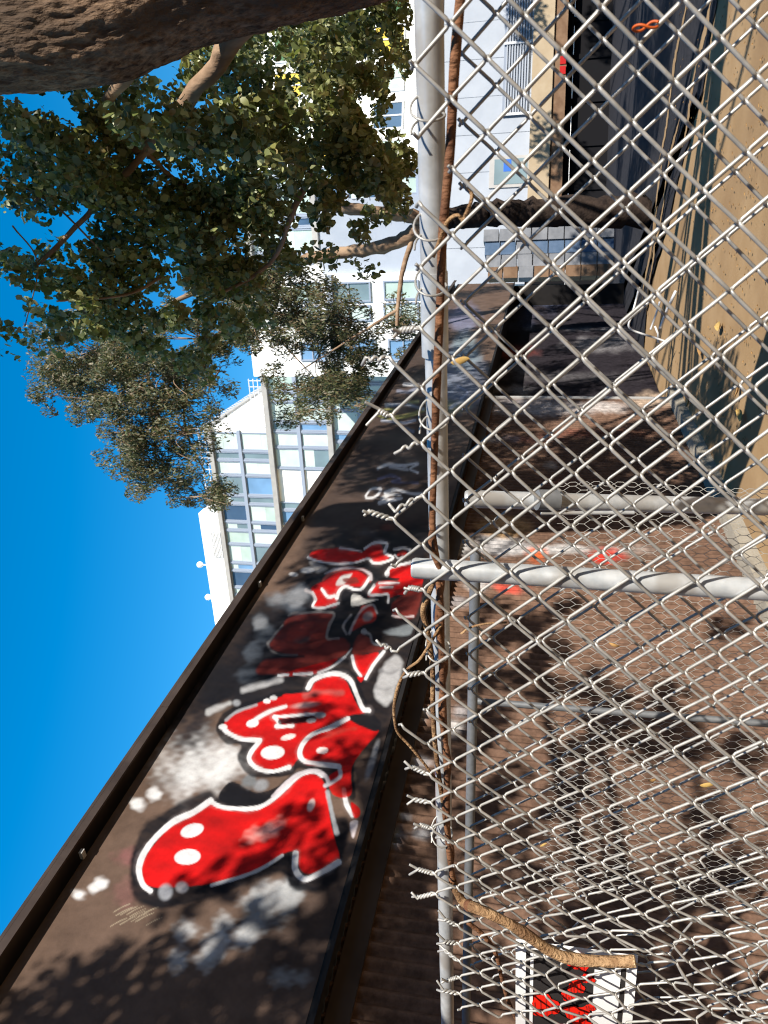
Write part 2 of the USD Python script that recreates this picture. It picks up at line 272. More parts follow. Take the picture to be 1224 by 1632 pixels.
# A: the big boot-shaped letter
fill(BLACK, zA((60, 430), (110, 340), (250, 255), (400, 180), (450, 215), (520, 140), (600, 185), (700, 190), (800, 120), (900, 70), (1000, 60), (1050, 120), (1000, 180), (1010, 300), (1090, 340), (1045, 560), (1020, 620), (930, 685), (820, 655), (770, 590), (640, 620), (480, 690), (300, 740), (150, 755), (50, 715), (25, 600), (35, 500)), 8, .97)
fill(RED, zA((415, 240), (330, 300), (230, 350), (150, 430), (95, 510), (78, 570), (100, 645), (200, 655), (400, 640), (560, 600), (660, 560), (740, 510), (800, 480), (838, 490), (850, 560), (890, 590), (960, 570), (1042, 530), (1020, 430), (1000, 330), (985, 200), (960, 130), (910, 100), (850, 120), (780, 190), (700, 250), (620, 280), (540, 282), (470, 270)), 2.5)
line(WHITE, zA((415, 232), (330, 290), (230, 338), (140, 420), (85, 500), (66, 570), (84, 640), (120, 672)), 9.5)
line(WHITE, zA((415, 236), (470, 264), (560, 272), (650, 265), (720, 225), (790, 160), (850, 108), (915, 90), (960, 110)), 7)
line((.5, .5, .52), zA((420, 645), (560, 605), (650, 570), (720, 530), (765, 500)), 6, 2)
line(WHITE, zA((830, 490), (826, 560), (850, 602), (885, 615), (950, 585), (1040, 533)), 9, 2)
dot((.66, .66, .68), zA((325, 378))[0], 19, 10.5, -18); dot((.66, .66, .68), zA((302, 507))[0], 21, 12.5, -6)
dot((.75, .40, .36), zA((690, 378))[0], 24, 12, -25, 14, .8); dot((.75, .55, .52), zA((905, 255))[0], 5.5, 10, 20, 3)
dot((.30, .31, .34), zA((195, 678))[0], 11, 13, 20, 6); dot((.36, .35, .37), zA((275, 655))[0], 10, 9, 0, 5)
fill(BLACK, zA((520, 140), (455, 218), (540, 258), (650, 250), (720, 205), (775, 150), (640, 195)), 2)
dot(GREY, zA((660, 158))[0], 12, 9, -20, 6); dot((.16, .17, .18), zA((600, 140))[0], 12, 10, -20, 7)
line(WHITE, zA((1065, 178), (1078, 250), (1108, 306)), 7, 2); fill(RED, zA((1100, 240), (1145, 275), (1140, 312), (1112, 312)), 2); line(GREY, zA((985, 190), (1005, 290), (1030, 390)), 7, 3)
fill((.7, .62, .62), zA((1095, 340), (1135, 335), (1110, 415)), 3)
# B: the butterfly-shaped letter
fill(BLACK, zB((58, 480), (110, 395), (240, 335), (350, 305), (460, 265), (600, 255), (640, 175), (760, 135), (860, 155), (935, 240), (985, 380), (1065, 480), (1000, 560), (900, 700), (905, 915), (860, 915), (830, 770), (700, 770), (560, 745), (500, 785), (360, 805), (245, 775), (185, 680), (205, 605), (120, 595), (66, 540)), 4, .97)
fill(RED, zB((100, 480), (150, 420), (300, 350), (440, 310), (480, 290), (620, 280), (660, 220), (760, 180), (840, 205), (880, 280), (930, 380), (965, 402), (860, 435), (1000, 515), (1045, 522), (940, 640), (880, 750), (875, 905), (770, 905), (740, 800), (820, 733), (620, 725), (560, 685), (500, 742), (390, 752), (290, 722), (268, 660), (322, 580), (220, 572), (130, 525)), 2.5)
line((.34, .10, .09), zB((600, 300), (700, 280), (820, 285)), 9, 7, .7); line((.3, .05, .04), zB((700, 560), (800, 520), (900, 500)), 8, 8, .6)
line(WHITE, zB((118, 523), (200, 563), (300, 572), (320, 578), (272, 640), (256, 690), (300, 740), (390, 764), (500, 738)), 7)
line(WHITE, zB((615, 255), (650, 203), (740, 170), (815, 172), (875, 210), (910, 290), (950, 380), (985, 392)), 7.5)
line(WHITE, zB((860, 440), (760, 490), (640, 540), (582, 600), (566, 660), (600, 702), (700, 718), (805, 733)), 7.5)
line(WHITE, zB((275, 460), (330, 425), (400, 390), (480, 366)), 6, 2.5); dot(WHITE, zB((277, 470))[0], 10, 6.2, -10); dot(WHITE, zB((400, 648))[0], 19, 11, -5); dot((.8, .72, .7), zB((495, 553))[0], 12, 4.5, -14)
dot((.75, .6, .58), zB((702, 635))[0], 9.5, 5.5, -5); dot((.75, .5, .48), zB((595, 360))[0], 18, 4, -6, 5, .8)
line(WHITE, zB((410, 430), (520, 424), (620, 416), (700, 414)), 5); line(WHITE, zB((412, 432), (440, 470), (425, 490), (520, 484)), 6); line(BLACK, zB((450, 458), (550, 450), (650, 440)), 9, 2)
dot(GREY, zB((690, 420))[0], 9, 5, -5); dot((.25, .26, .28), zB((635, 452))[0], 8, 4, -5); line(GREY, zB((115, 450), (180, 400), (300, 358)), 5, 3)
dot(WHITE, zB((97, 492))[0], 7, 4.5); dot(WHITE, zB((112, 514))[0], 5, 3.2); dot(WHITE, zB((365, 335))[0], 6, 4); dot((.55, .55, .56), zB((405, 315))[0], 6, 4); dot((.3, .31, .33), zB((180, 345))[0], 6, 5, 0, 4)
line((.6, .55, .58), zB((400, 915), (480, 838), (570, 775), (660, 757), (720, 790), (742, 830)), 6, 2.5); line((.5, .5, .54), zB((805, 735), (812, 790), (765, 828), (720, 850)), 6, 3)
fill((.52, .52, .53), zB((1150, 50), (1195, 100), (1165, 250), (1110, 360), (1060, 345), (1020, 280), (1062, 160), (1100, 90)), 6, .9)
line((.2, .2, .21), zB((1060, 150), (1120, 165), (1170, 140)), 5, 5, .8); line((.2, .2, .21), zB((1030, 250), (1090, 265), (1150, 240)), 5, 5, .7)
dot(GREY, zB((1000, 720))[0], 5, 22, 18, 5, .8); dot((.45, .45, .46), zB((1030, 620))[0], 4, 12, 18, 4, .8)
line((.44, .44, .45), zB((220, 268), (320, 240), (450, 202)), 9, 6, .9); line((.5, .5, .5), zB((10, 402), (70, 375), (135, 348)), 9, 6, .9)
# C: dim letter and the far letters
fill(DRED, zC((270, 530), (520, 520), (508, 600), (498, 680), (600, 680), (640, 740), (560, 820), (240, 905), (60, 912), (50, 870), (110, 820), (240, 800), (150, 760), (120, 720), (200, 610)), 5)
line((.2, .19, .19), zC((245, 535), (300, 520), (530, 516), (508, 600), (496, 682), (570, 682)), 4, 2.5, .9); line(BLACK, zC((150, 770), (240, 800), (340, 800)), 5, 3); dot((.09, .05, .05), zC((330, 690))[0], 13, 6, -10, 3); line((.13, .12, .12), zC((110, 715), (130, 760), (200, 790), (300, 790)), 3.5, 3)
dot((.42, .05, .03), zC((300, 650))[0], 14, 9, -20, 10, .6); line((.2, .19, .19), zC((205, 600), (160, 650), (110, 715)), 3.5, 3)
fill(RED, zC((190, 925), (270, 890), (430, 850), (560, 815), (520, 860), (440, 905), (300, 925)), 3); line(WHITE, zC((180, 925), (240, 918)), 4.5); line(WHITE, zC((280, 916), (395, 911)), 4.5); line(WHITE, zC((440, 905), (530, 865), (610, 805)), 4, 2); line(GREY, zC((610, 805), (655, 750)), 2.5, 2)
fill(RED, zC((665, 795), (740, 790), (830, 775), (790, 860), (740, 925), (700, 920)), 2); line(WHITE, zC((658, 800), (675, 870), (715, 930)), 4.5); line(WHITE, zC((865, 768), (800, 850), (745, 945)), 5); fill(RED, zC((690, 935), (735, 935), (715, 970)), 2)
fill((.45, .03, .02), zC((730, 470), (800, 480), (812, 560), (720, 600), (645, 635), (680, 560), (705, 510)), 3, .9); dot((.25, .22, .22), zC((760, 540))[0], 9, 7, -40, 4); line((.4, .39, .4), zC((640, 650), (665, 590), (720, 500), (790, 465), (820, 520)), 4, 3, .8)
line((.3, .29, .3), zC((620, 655), (600, 600), (650, 530)), 4, 3, .8); line(GREY, zC((728, 638), (775, 660), (790, 712), (880, 728)), 4, 3); dot(GREY, zC((735, 640))[0], 5, 5); fill(DRED, zC((700, 660), (770, 680), (800, 730), (890, 740), (760, 780), (660, 780)), 4, .9)
fill((.24, .27, .29), zC((860, 640), (960, 610), (1050, 590), (1030, 660), (940, 665)), 4, .8)
fill(RED, zC((380, 155), (420, 110), (560, 98), (700, 120), (740, 110), (770, 80), (840, 75), (862, 130), (900, 155), (850, 192), (800, 200), (760, 170), (650, 197), (520, 197), (430, 182)), 2.5); line(WHITE, zC((372, 158), (440, 182), (560, 197), (680, 189), (760, 164), (795, 192), (860, 189), (925, 160), (872, 125), (882, 66), (800, 62), (738, 100)), 4); line((.7, .6, .6), zC((580, 96), (650, 105), (720, 118)), 3); fill((.12, .085, .07), zC((405, 112), (440, 60), (490, 42), (545, 92), (440, 105)), 4)
fill((.50, .47, .44), zC((385, 180), (500, 225), (440, 262), (400, 230)), 5); dot(WHITE, zC((370, 240))[0], 11, 4.5, -5, 3); dot(WHITE, zC((276, 268))[0], 7, 3.2, 5, 2)
for x, y, r in [(330, 420, 9), (250, 400, 12), (280, 440, 12), (180, 430, 14), (320, 380, 8), (60, 580, 10)]: cloud((.24, .25, .27), *zC((x, y))[0], r, 9, .7)
fill(RED, zC((470, 310), (560, 260), (680, 240), (750, 280), (740, 330), (690, 350), (610, 345), (570, 385), (560, 430), (540, 480), (400, 482), (420, 440), (395, 385), (400, 350)), 4, .85); line((.28, .06, .05), zC((470, 300), (520, 255), (600, 230), (700, 228), (765, 265), (770, 310)), 5, 3)
fill((.56, .54, .53), zC((555, 335), (590, 280), (660, 262), (610, 325)), 3); fill(DRED, zC((600, 300), (680, 285), (700, 320), (640, 330)), 3)
line(WHITE, zC((400, 385), (420, 430), (402, 478), (470, 486), (570, 455)), 4); line((.4, .37, .38), zC((360, 370), (400, 390), (420, 430)), 5, 3); line(WHITE, zC((460, 362), (500, 412), (545, 408), (560, 422), (572, 380), (612, 346), (680, 366), (722, 360), (772, 290)), 4.5)
line((.5, .46, .48), zC((480, 262), (560, 232), (690, 226), (770, 262), (780, 300)), 3.5, 3)
fill((.70, .68, .64), zC((655, 402), (700, 400), (750, 428), (832, 430), (760, 452), (690, 472), (650, 470)), 2)
fill(RED, zC((880, 270), (905, 230), (1030, 195), (1110, 230), (1120, 300), (1100, 360), (1060, 400), (960, 400), (900, 420), (880, 400), (760, 410), (800, 350), (840, 312), (960, 312), (920, 290)), 2); line(WHITE, zC((885, 268), (902, 225), (960, 208), (1035, 192)), 5); line(WHITE, zC((800, 340), (768, 398), (840, 400), (890, 398), (892, 450)), 4); line(WHITE, zC((835, 325), (960, 323)), 3.4); line(WHITE, zC((840, 350), (920, 350)), 3); line(BLACK, zC((830, 300), (960, 296)), 3); dot(WHITE, zC((885, 262))[0], 4, 5)
fill(DRED, zC((960, 420), (1110, 330), (1065, 540), (940, 542), (912, 470)), 4); line((.6, .5, .5), zC((920, 535), (980, 545), (1055, 540)), 3, 2)
fill((.5, .04, .03), zC((950, 130), (1000, 110), (1020, 135), (960, 150)), 2); line((.6, .6, .62), zC((930, 105), (990, 95), (1030, 110)), 4, 3); line((.6, .6, .62), zC((935, 140), (960, 165), (985, 150)), 3, 3)
# D: tags near the far end
line(WHITE, zD((320, 950), (400, 920), (520, 930), (640, 912), (580, 955), (640, 985)), 4, 2.5); line((.12, .12, .2), zD((320, 1040), (420, 1010), (500, 1040), (440, 1060), (640, 1070)), 4, 3); line((.55, .55, .57), zD((420, 935), (560, 965), (520, 935)), 4, 3)
line(WHITE, zD((220, 1172), (262, 1120), (340, 1118), (300, 1180), (232, 1192), (220, 1172)), 3.5, 2); line(WHITE, zD((330, 1232), (420, 1210), (510, 1195)), 5, 2); line(WHITE, zD((380, 1150), (460, 1125), (560, 1150), (690, 1165)), 5, 2.5); line((.6, .6, .6), zD((350, 1200), (420, 1160), (500, 1170)), 4, 3)
line((.34, .32, .10), zD((325, 512), (420, 540), (560, 522), (690, 475)), 6, 3); line((.34, .32, .10), zD((335, 500), (400, 470), (460, 485), (400, 510)), 4, 3); line((.3, .3, .12), zD((540, 420), (640, 408)), 5, 3); line((.28, .32, .38), zD((390, 445), (540, 430), (690, 470)), 4, 3); line((.26, .28, .36), zD((480, 320), (560, 330), (640, 300)), 5, 4); line(WHITE, zD((530, 268), (640, 275)), 5, 2); line((.4, .44, .5), zD((380, 430), (470, 430)), 3, 2); line((.24, .27, .36), zD((530, 630), (600, 650)), 6, 4); line((.4, .43, .52), zD((350, 560), (520, 580), (620, 560)), 3, 3)
dot((.22, .27, .36), (735, 600), 40, 50, 0, 18, .75); dot((.25, .33, .37), (745, 560), 24, 30, 0, 14, .7); dot((.2, .22, .34), (735, 505), 30, 18, 0, 14, .7); dot((.3, .3, .14), (722, 648), 22, 8, 0, 8, .7); line(WHITE, [(718, 650), (735, 640), (745, 650)], 4, 3); line((.4, .45, .6), [(730, 615), (745, 625), (735, 635)], 3, 3); dot((.35, .08, .05), (600 + 18, 840), 10, 5, 0, 6, .3)
NFAS = len(LAY)
LAY2, LAY = LAY, []
# paint on the ribbed wall below
for x, y, rx, ry, c, a in [(730, 872, 26, 14, (.5, .5, .5), .9), (705, 905, 14, 10, (.5, .5, .5), .9), (745, 905, 12, 8, (.42, .42, .44), .8), (800, 872, 50, 14, (.40, .40, .41), .85), (885, 876, 60, 8, (.52, .52, .52), .8), (770, 858, 40, 6, (.46, .46, .46), .7), (855, 884, 16, 12, (.62, .12, .03), .9), (968, 886, 30, 12, (.58, .03, .02), .95), (815, 938, 26, 8, (.6, .06, .04), .9), (760, 935, 16, 10, (.5, .5, .5), .8), (730, 960, 22, 10, (.3, .3, .32), .7), (1010, 878, 40, 8, (.3, .26, .24), .6),
                             (805, 838, 44, 18, (.48, .30, .14), .95), (800, 832, 20, 6, (.6, .42, .24), .8), (640, 1180, 18, 24, (.55, .55, .56), .9), (620, 1240, 18, 14, (.4, .42, .46), .8), (625, 1330, 16, 20, (.22, .25, .3), .9), (665, 1140, 14, 10, (.46, .46, .46), .8), (672, 1330, 12, 8, (.66, .66, .68), .8), (590, 1420, 6, 8, (.3, .3, .32), .8), (720, 1160, 16, 12, (.5, .5, .5), .7), (660, 1215, 20, 10, (.5, .5, .52), .7), (640, 1300, 10, 6, (.5, .52, .56), .7), (735, 1135, 12, 10, (.4, .4, .42), .7),
                             (950, 548, 50, 12, (.26, .25, .26), .6), (880, 655, 80, 8, (.44, .41, .40), .8), (960, 650, 70, 9, (.5, .46, .44), .85), (1040, 640, 40, 12, (.42, .32, .24), .9), (830, 640, 70, 6, (.33, .32, .33), .7), (900, 600, 110, 8, (.12, .115, .12), .5), (800, 520, 40, 6, (.07, .09, .16), .7), (860, 480, 70, 8, (.08, .10, .17), .6), (900, 455, 60, 4, (.2, .22, .26), .5), (950, 470, 60, 12, (.07, .09, .16), .7), (850, 440, 30, 3, (.4, .42, .46), .6), (820, 560, 26, 8, (.35, .09, .07), .6), (930, 690, 60, 8, (.22, .07, .05), .6), (860, 700, 40, 5, (.26, .10, .08), .6), (890, 770, 40, 8, (.24, .09, .06), .6),
                             (770, 700, 40, 4, (.34, .34, .36), .6), (880, 742, 12, 8, (.5, .44, .38), .6), (745, 770, 8, 10, (.52, .09, .04), .8), (800, 620, 40, 5, (.35, .34, .36), .6), (790, 590, 30, 6, (.3, .3, .32), .5), (1000, 690, 60, 8, (.16, .06, .04), .5), (940, 525, 90, 2, (.3, .3, .32), .5), (800, 455, 60, 8, (.07, .09, .15), .6), (820, 500, 50, 10, (.06, .06, .09), .7)]:
    dot(c, (x, y), rx, ry, 0, 10 if rx < 60 else 8, a)
LAY3 = LAY
def paint(P, base, layers, seed):
    P = np.asarray(P, float); n = len(P); col = np.tile(np.array(base, float), (n, 1))
    X, Y, Z = project(P); ok = Z > .2; X = np.where(ok, X, 1e6); Y = np.where(ok, Y, 1e6)
    g = wob(np.c_[X, Y] * [1, 1], seed, 9.0) * 1.2 + wob(np.c_[X, Y], seed + 1, 3.2) * .7
    g2, g3 = wob(np.c_[X, Y], seed + 2, 5.0), wob(np.c_[X, Y], seed + 3, 14.0)
    for L in layers:
        kind, c = L[0], np.array(L[1])
        if kind == 'e':
            _, _, (ex, ey), rx, ry, rot, soft, a = L; m = (abs(X - ex) < max(rx, ry) + soft + 8) & (abs(Y - ey) < max(rx, ry) + soft + 8)
            if not m.any(): continue
            dx, dy = X[m] - ex, Y[m] - ey; ca, sa = math.cos(rot), math.sin(rot); u, w = (dx * ca + dy * sa) / rx, (-dx * sa + dy * ca) / ry
            q = np.sqrt(u * u + w * w); d = (q - 1) * min(rx, ry)
            if soft > 6: d = d + g[m] * soft * .35
        else:
            pts = L[2]; soft = L[3] if kind == 'f' else L[4]; a = L[-1]; pad = soft + (0 if kind == 'f' else L[3]) + 6
            m = (X > pts[:, 0].min() - pad) & (X < pts[:, 0].max() + pad) & (Y > pts[:, 1].min() - pad) & (Y < pts[:, 1].max() + pad)
            if not m.any(): continue
            x, y = X[m], Y[m]; best = np.full(m.sum(), 1e9); ins = np.zeros(m.sum(), bool)
            seq = list(zip(pts, np.roll(pts, -1, 0))) if kind == 'f' else list(zip(pts[:-1], pts[1:]))
            for p, q in seq:
                d = q - p; t = np.clip(((x - p[0]) * d[0] + (y - p[1]) * d[1]) / max(d @ d, 1e-9), 0, 1)
                best = np.minimum(best, (x - p[0] - t * d[0]) ** 2 + (y - p[1] - t * d[1]) ** 2)
                if kind == 'f' and p[1] != q[1]:
                    cr = ((p[1] > y) != (q[1] > y)) & (x < (q[0] - p[0]) * (y - p[1]) / (q[1] - p[1]) + p[0]); ins ^= cr
            best = np.sqrt(best)
            d = np.where(ins, -best, best) if kind == 'f' else best - L[3] / 2
            d = d + g[m] * min(soft * .25, 6)
        w = np.clip(.5 - d / max(soft, .5) / 1.2, 0, 1); w = w * w * (3 - 2 * w) * a * np.clip(.93 + .10 * g2[m], .6, 1)
        if c[0] > 3 * c[1]: c = c * (1 + .22 * g3[m])[:, None]
        col[m] = col[m] * (1 - w[:, None]) + c * w[:, None]
    return np.clip(col * .70, .006, .9)
bld = thing('graffiti_building', 'long brown building with red and white graffiti letters on its tall black fascia', 'building', wp(S_START, NR, 0))
# fascia panel, its s stations about evenly spaced in the picture
ss = np.concatenate([np.linspace(S_START, .9, 30, endpoint=False), 1 / np.linspace(1 / 2.2, 1 / (S_END + 1.3), 760) - 1.3])
ss = np.unique(np.clip(ss, S_START, S_END)); zz = np.linspace(Z0, Z1 - .02, 300)
gs, gz = np.meshgrid(ss, zz, indexing='ij'); V = (gs[..., None] * WU + N0 * WN + gz[..., None] * UP).reshape(-1, 3)
V += WN * (.004 * wob(np.c_[gs.ravel(), gz.ravel()], 11, .8))[:, None]
ni, nj = gs.shape; I_ = (np.arange(ni - 1)[:, None] * nj + np.arange(nj - 1)[None]).ravel(); F_ = np.vstack([np.stack([I_, I_ + nj, I_ + nj + 1], -1), np.stack([I_, I_ + nj + 1, I_ + 1], -1)])
obj('fascia_panel', (V, F_), M['paint'], bld, smooth=True, col=paint(V, BROWN, LAY2, 3))
L_ = S_END - S_START
def wbox(s0, s1, n0, n1, z0, z1): return box(wp(s0, n0, z0), WU * (s1 - s0), WN * (n1 - n0), UP * (z1 - z0))
# cap flashing in lengths, with clips under it
for k, s0 in enumerate(np.arange(S_START, S_END, 3.05)):
    s1 = min(s0 + 3.045, S_END + .03); obj('cap_flashing', join([wbox(s0, s1, N0 - .25, N0 + .085, Z1 + .045, Z1 + .062), wbox(s0, s1, N0 + .070, N0 + .085, Z1 + .004 + .002 * (k % 2), Z1 + .044)]), M['brown'], bld)
for x, y in [(487, 832), (411, 937), (124, 1370)]:
    q = on_plane(np.float64(x), np.float64(y), WN, N0); s0 = q @ WU; obj('flashing_clip', wbox(s0, s0 + .025, N0 + .006, N0 + .05, Z1 - .03, Z1 - .012), M['slab'], bld)
obj('soffit', wbox(S_START, S_END, NF, N0 - .004, Z0 - .012, Z0 + .004), M['black'], bld)
obj('bottom_trim', wbox(S_START, S_END, N0 - .03, N0 + .012, Z0 - .034, Z0 - .0125), M['black'], bld)
obj('wall_plate', wbox(S_START, S_TRIM - .1, NR + .018, NR + .034, Z0 - .14, Z0 - .036), M['brown'], bld)
obj('roof', wbox(S_START, S_END, N0 - 6.0, N0 - .25, Z1 - .1, Z1 + .02), M['roofing'], bld)
obj('back_of_fascia', wbox(S_START, S_END, N0 - .06, N0 - .03, Z0 + .005, Z1 - .1), M['black'], bld)
# corrugated sheets, one per 0.85 m
def sheet(s0, s1, n0, z0, z1, pitch=.066, nz=60):
    k = max(2, int(round((s1 - s0) / pitch))); u = np.linspace(0, k, k * 8 + 1); s_ = s0 + (s1 - s0) * u / k
    n = n0 + .012 * np.clip(1.5 * np.cos(u * 2 * np.pi), -1, 1); z_ = np.linspace(z0, z1, nz)
    gs, gz = np.meshgrid(s_, z_, indexing='ij'); gn = np.repeat(n[:, None], nz, 1)
    v = (gs[..., None] * WU + gn[..., None] * WN + gz[..., None] * UP).reshape(-1, 3); ni, nj = gs.shape
    I_ = (np.arange(ni - 1)[:, None] * nj + np.arange(nj - 1)[None]).ravel()
    return v, np.vstack([np.stack([I_, I_ + nj, I_ + nj + 1], -1), np.stack([I_, I_ + nj + 1, I_ + 1], -1)])
RIB = (.155, .093, .065)
s0 = S_START; k = 0
while s0 < S_TRIM - .05:
    s1 = min(s0 + .858, S_TRIM - .03); m = sheet(s0, s1 + (.012 if s1 < S_TRIM - .05 else 0), NR + .003 * (k % 2), .10, Z0 - .015, nz=70 if s0 > 1 else 12)
    tone = 1 + .10 * math.sin(k * 2.3); obj('corrugated_sheet', m, M['ribpaint'], bld, smooth=True, col=paint(m[0], tuple(tone * c for c in RIB), LAY3, 21)); s0 = s1; k += 1
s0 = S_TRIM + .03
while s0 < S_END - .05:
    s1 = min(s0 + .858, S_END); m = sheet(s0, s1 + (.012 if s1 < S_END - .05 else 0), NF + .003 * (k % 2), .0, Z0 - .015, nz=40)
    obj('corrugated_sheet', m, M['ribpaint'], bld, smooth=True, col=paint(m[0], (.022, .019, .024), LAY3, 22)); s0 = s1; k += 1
obj('corner_trim', wbox(S_TRIM - .03, S_TRIM + .03, NF, NR + .03, 0.1, Z0 - .015), M['slab'], bld, label='pale metal corner trim where the wall steps back')
obj('end_wall', wbox(S_END - .03, S_END, N0 - 6, N0 - .07, 0, Z1 - .11), M['black'], bld)
obj('footing', join([wbox(S_START, S_TRIM + .03, NR - .2, N0 + .0, -.1, .10)]), M['concrete'], bld)

# ------------------------------------------------------------------ the near chain-link fence
AF = math.radians(-61.9); FD = np.array([math.sin(AF), math.cos(AF), 0]); FN = np.array([math.cos(AF), -math.sin(AF), 0])   # FD runs to the left, FN away from the camera
P0 = at(np.float64(684), np.float64(32), .88); ZR = P0[2]
def fp(t, off, z): return P0 + FD * t + FN * off + UP * (z - ZR)
def on_fence(x, y, off):
    q = on_plane(np.float64(x), np.float64(y), FN, float(P0 @ FN) + off); return float((q - P0) @ FD), float(q[2])
def fpx(x, y, off): t, z = on_fence(x, y, off); return fp(t, off, z)
def rail_z(t): return ZR + .014 * t
def chain_fabric(parent, off, t_of, z_of, k0, k1, mid, tops, radius, warp, material_, zmin, twist=True, d=.0042):
    """Interlocked zigzag wires: column k swings between columns k-1/2 and k+1/2. Knot row j has height z_of(j, t)."""
    for k in range(k0, k1):
        pts = []; j = 0
        top = tops(t_of(k))
        rows = [j for j in range(-40, 60)]
        for j in rows:
            side = 1 if (j + k) % 2 == 0 else -1
            pts.append((k + .5 * side, j, side))
        z = np.array([z_of(p[1], t_of(p[0])) for p in pts]); keep = [i for i in range(len(pts)) if zmin < z[i] < top]
        # the highest kept knot is one where this wire meets a neighbour
        path = []
        for i in keep:
            q, jj, side = pts[i]; t, zz_ = t_of(q), z[i]; h = abs(z_of(jj + 1, t) - zz_)
            dt = (t_of(q) - t_of(q - side)) * .11
            for e in (-1, 0, 1):
                fr = .11 * e
                path.append([t - dt * abs(e) + side * .0016 * (e == 0), off + d * (-e * side) * .9, zz_ + fr * h])
        path = np.array(path)
        path = path[np.argsort(path[:, 2])]
        if twist and (twist is True or t_of(k) > twist):
            q, jj, side = pts[keep[-1]]; t, zt = t_of(q), z[keep[-1]]; rs_ = np.random.RandomState(int(round(q * 2)) + 77); lean = rs_.randn(2) * .28; nt = 1.3 + rs_.rand() * 1.5; missing = rs_.rand() < .28
            u = np.linspace(.1, 1, 14); ph = u * nt * 2 * np.pi + (np.pi if side > 0 else 0); hl = .014 + .022 * rs_.rand()
            hx = np.c_[t + lean[0] * u * hl + np.cos(ph) * radius * 1.05, off + lean[1] * u * hl + np.sin(ph) * radius * 1.05, zt + .004 + u * hl]
            e1 = np.array([side * -.006 + .003 * rs_.randn(), .004 * rs_.randn(), .007]) * (0.6 + .9 * rs_.rand())
            if not missing: path = np.vstack([path[path[:, 2] < zt + .001], hx, hx[-1] + e1, hx[-1] + e1 * 1.8])
        w = warp(path); path = path + w
        P = P0 + FD * path[:, :1] + FN * path[:, 1:2] + UP * (path[:, 2:] - ZR)
        obj('wire', tube(P, radius, 6), material_, parent, smooth=True)
def wscale(t): return np.interp(t, [-.2, .2, .4, .9, 1.15, 1.5, 3], [.0366, .0366, .0410, .0418, .037, .030, .030])
_ts = np.cumsum(np.r_[0, wscale(np.linspace(-.4, 3, 680)) * 0 + 1]) * 0
_tt = np.linspace(-.5, 3, 3501); _kk = np.cumsum(np.r_[0, np.diff(_tt) / wscale(_tt[:-1])]); _kk -= np.interp(.0285, _tt, _kk)
def t_of_A(k): return float(np.interp(k, _kk, _tt))
def z_of_A(j, t): return 1.622 + (j * .0403 + .025) * float(np.interp(t, [-.2, .15, .4, .9, 3], [1.0, 1.0, 1.04, 1.12, 1.12]))
def top_A(t): return rail_z(t) + float(np.interp(t, [-.5, .12, .25, .34, .6, 1.2, 1.6, 3], [.02, .02, .022, .06, .062, .05, -.01, -.05])) + .018 * math.sin(t * 31)
def warp_A(p):
    a = np.interp(p[:, 0], [.6, 1.3, 1.7], [.15, .6, 1.0]) * np.interp(p[:, 2], [1.2, 1.55, 1.75], [1.0, .8, .2])
    q = p[:, [0, 2]]; tang = np.clip((p[:, 0] - 1.35) / .25, 0, 1) * np.clip((1.66 - p[:, 2]) / .12, 0, 1)
    return np.c_[.010 * a * wob(q, 31, .16) + .034 * tang * wob(q, 41, .05), .008 * a * wob(q, 32, .2) + .02 * tang * wob(q, 42, .07), .010 * a * wob(q, 33, .14) + .034 * tang * wob(q, 43, .05) + .0012 * wob(q, 34, .03)]
fence = thing('chain_link_fence', 'near chain link fence with twisted barbs over its galvanized top rail', 'fence', fp(0.7, 0, 0))
pp = [fp(t, 0, rail_z(t)) for t in (-.6, .30)]; obj('top_rail', tube(pp, .0175, 20), M['galv'], fence, smooth=40)
pp = [fp(t, 0, rail_z(t) - .001) for t in (.30, 2.6)]; obj('top_rail', tube(pp, .0158, 20), M['galv'], fence, smooth=40)
obj('rail_sleeve', tube([fp(.285, 0, rail_z(.285)), fp(.40, 0, rail_z(.4))], .0190, 20), M['galv'], fence, smooth=40)
t1, z1 = on_fence(657, 905, -.036); t2, z2 = on_fence(1210, 939, -.036); sl = (t2 - t1) / (z2 - z1)
pp = [fp(t1 + sl * (z - z1), -.036, z) for z in (0, z1 - .004, z1)]; pst = obj('post', tube(pp, [.0165, .0165, .0145], 20), M['galv'], fence, smooth=40)
chain_fabric(fence, -.060, t_of_A, z_of_A, -12, 52, 0, top_A, .0026, warp_A, M['wire'], .04, twist=.30)
# tie wires round the rail
for x, y in [(668, 160), (668, 345), (690, 430), (672, 640), (690, 1005), (698, 1300)]:
    t, _ = on_fence(x, y, 0); th = np.linspace(0, 2 * np.pi * 1.3, 26); pth = [fp(t + .004 * a - .01 * np.cos(a), -.022 + .027 * np.cos(a) - .006, rail_z(t) + .0205 * np.sin(a)) for a in th]
    obj('tie_wire', tube(pth, .0017, 5), M['wire'], fence, smooth=True)
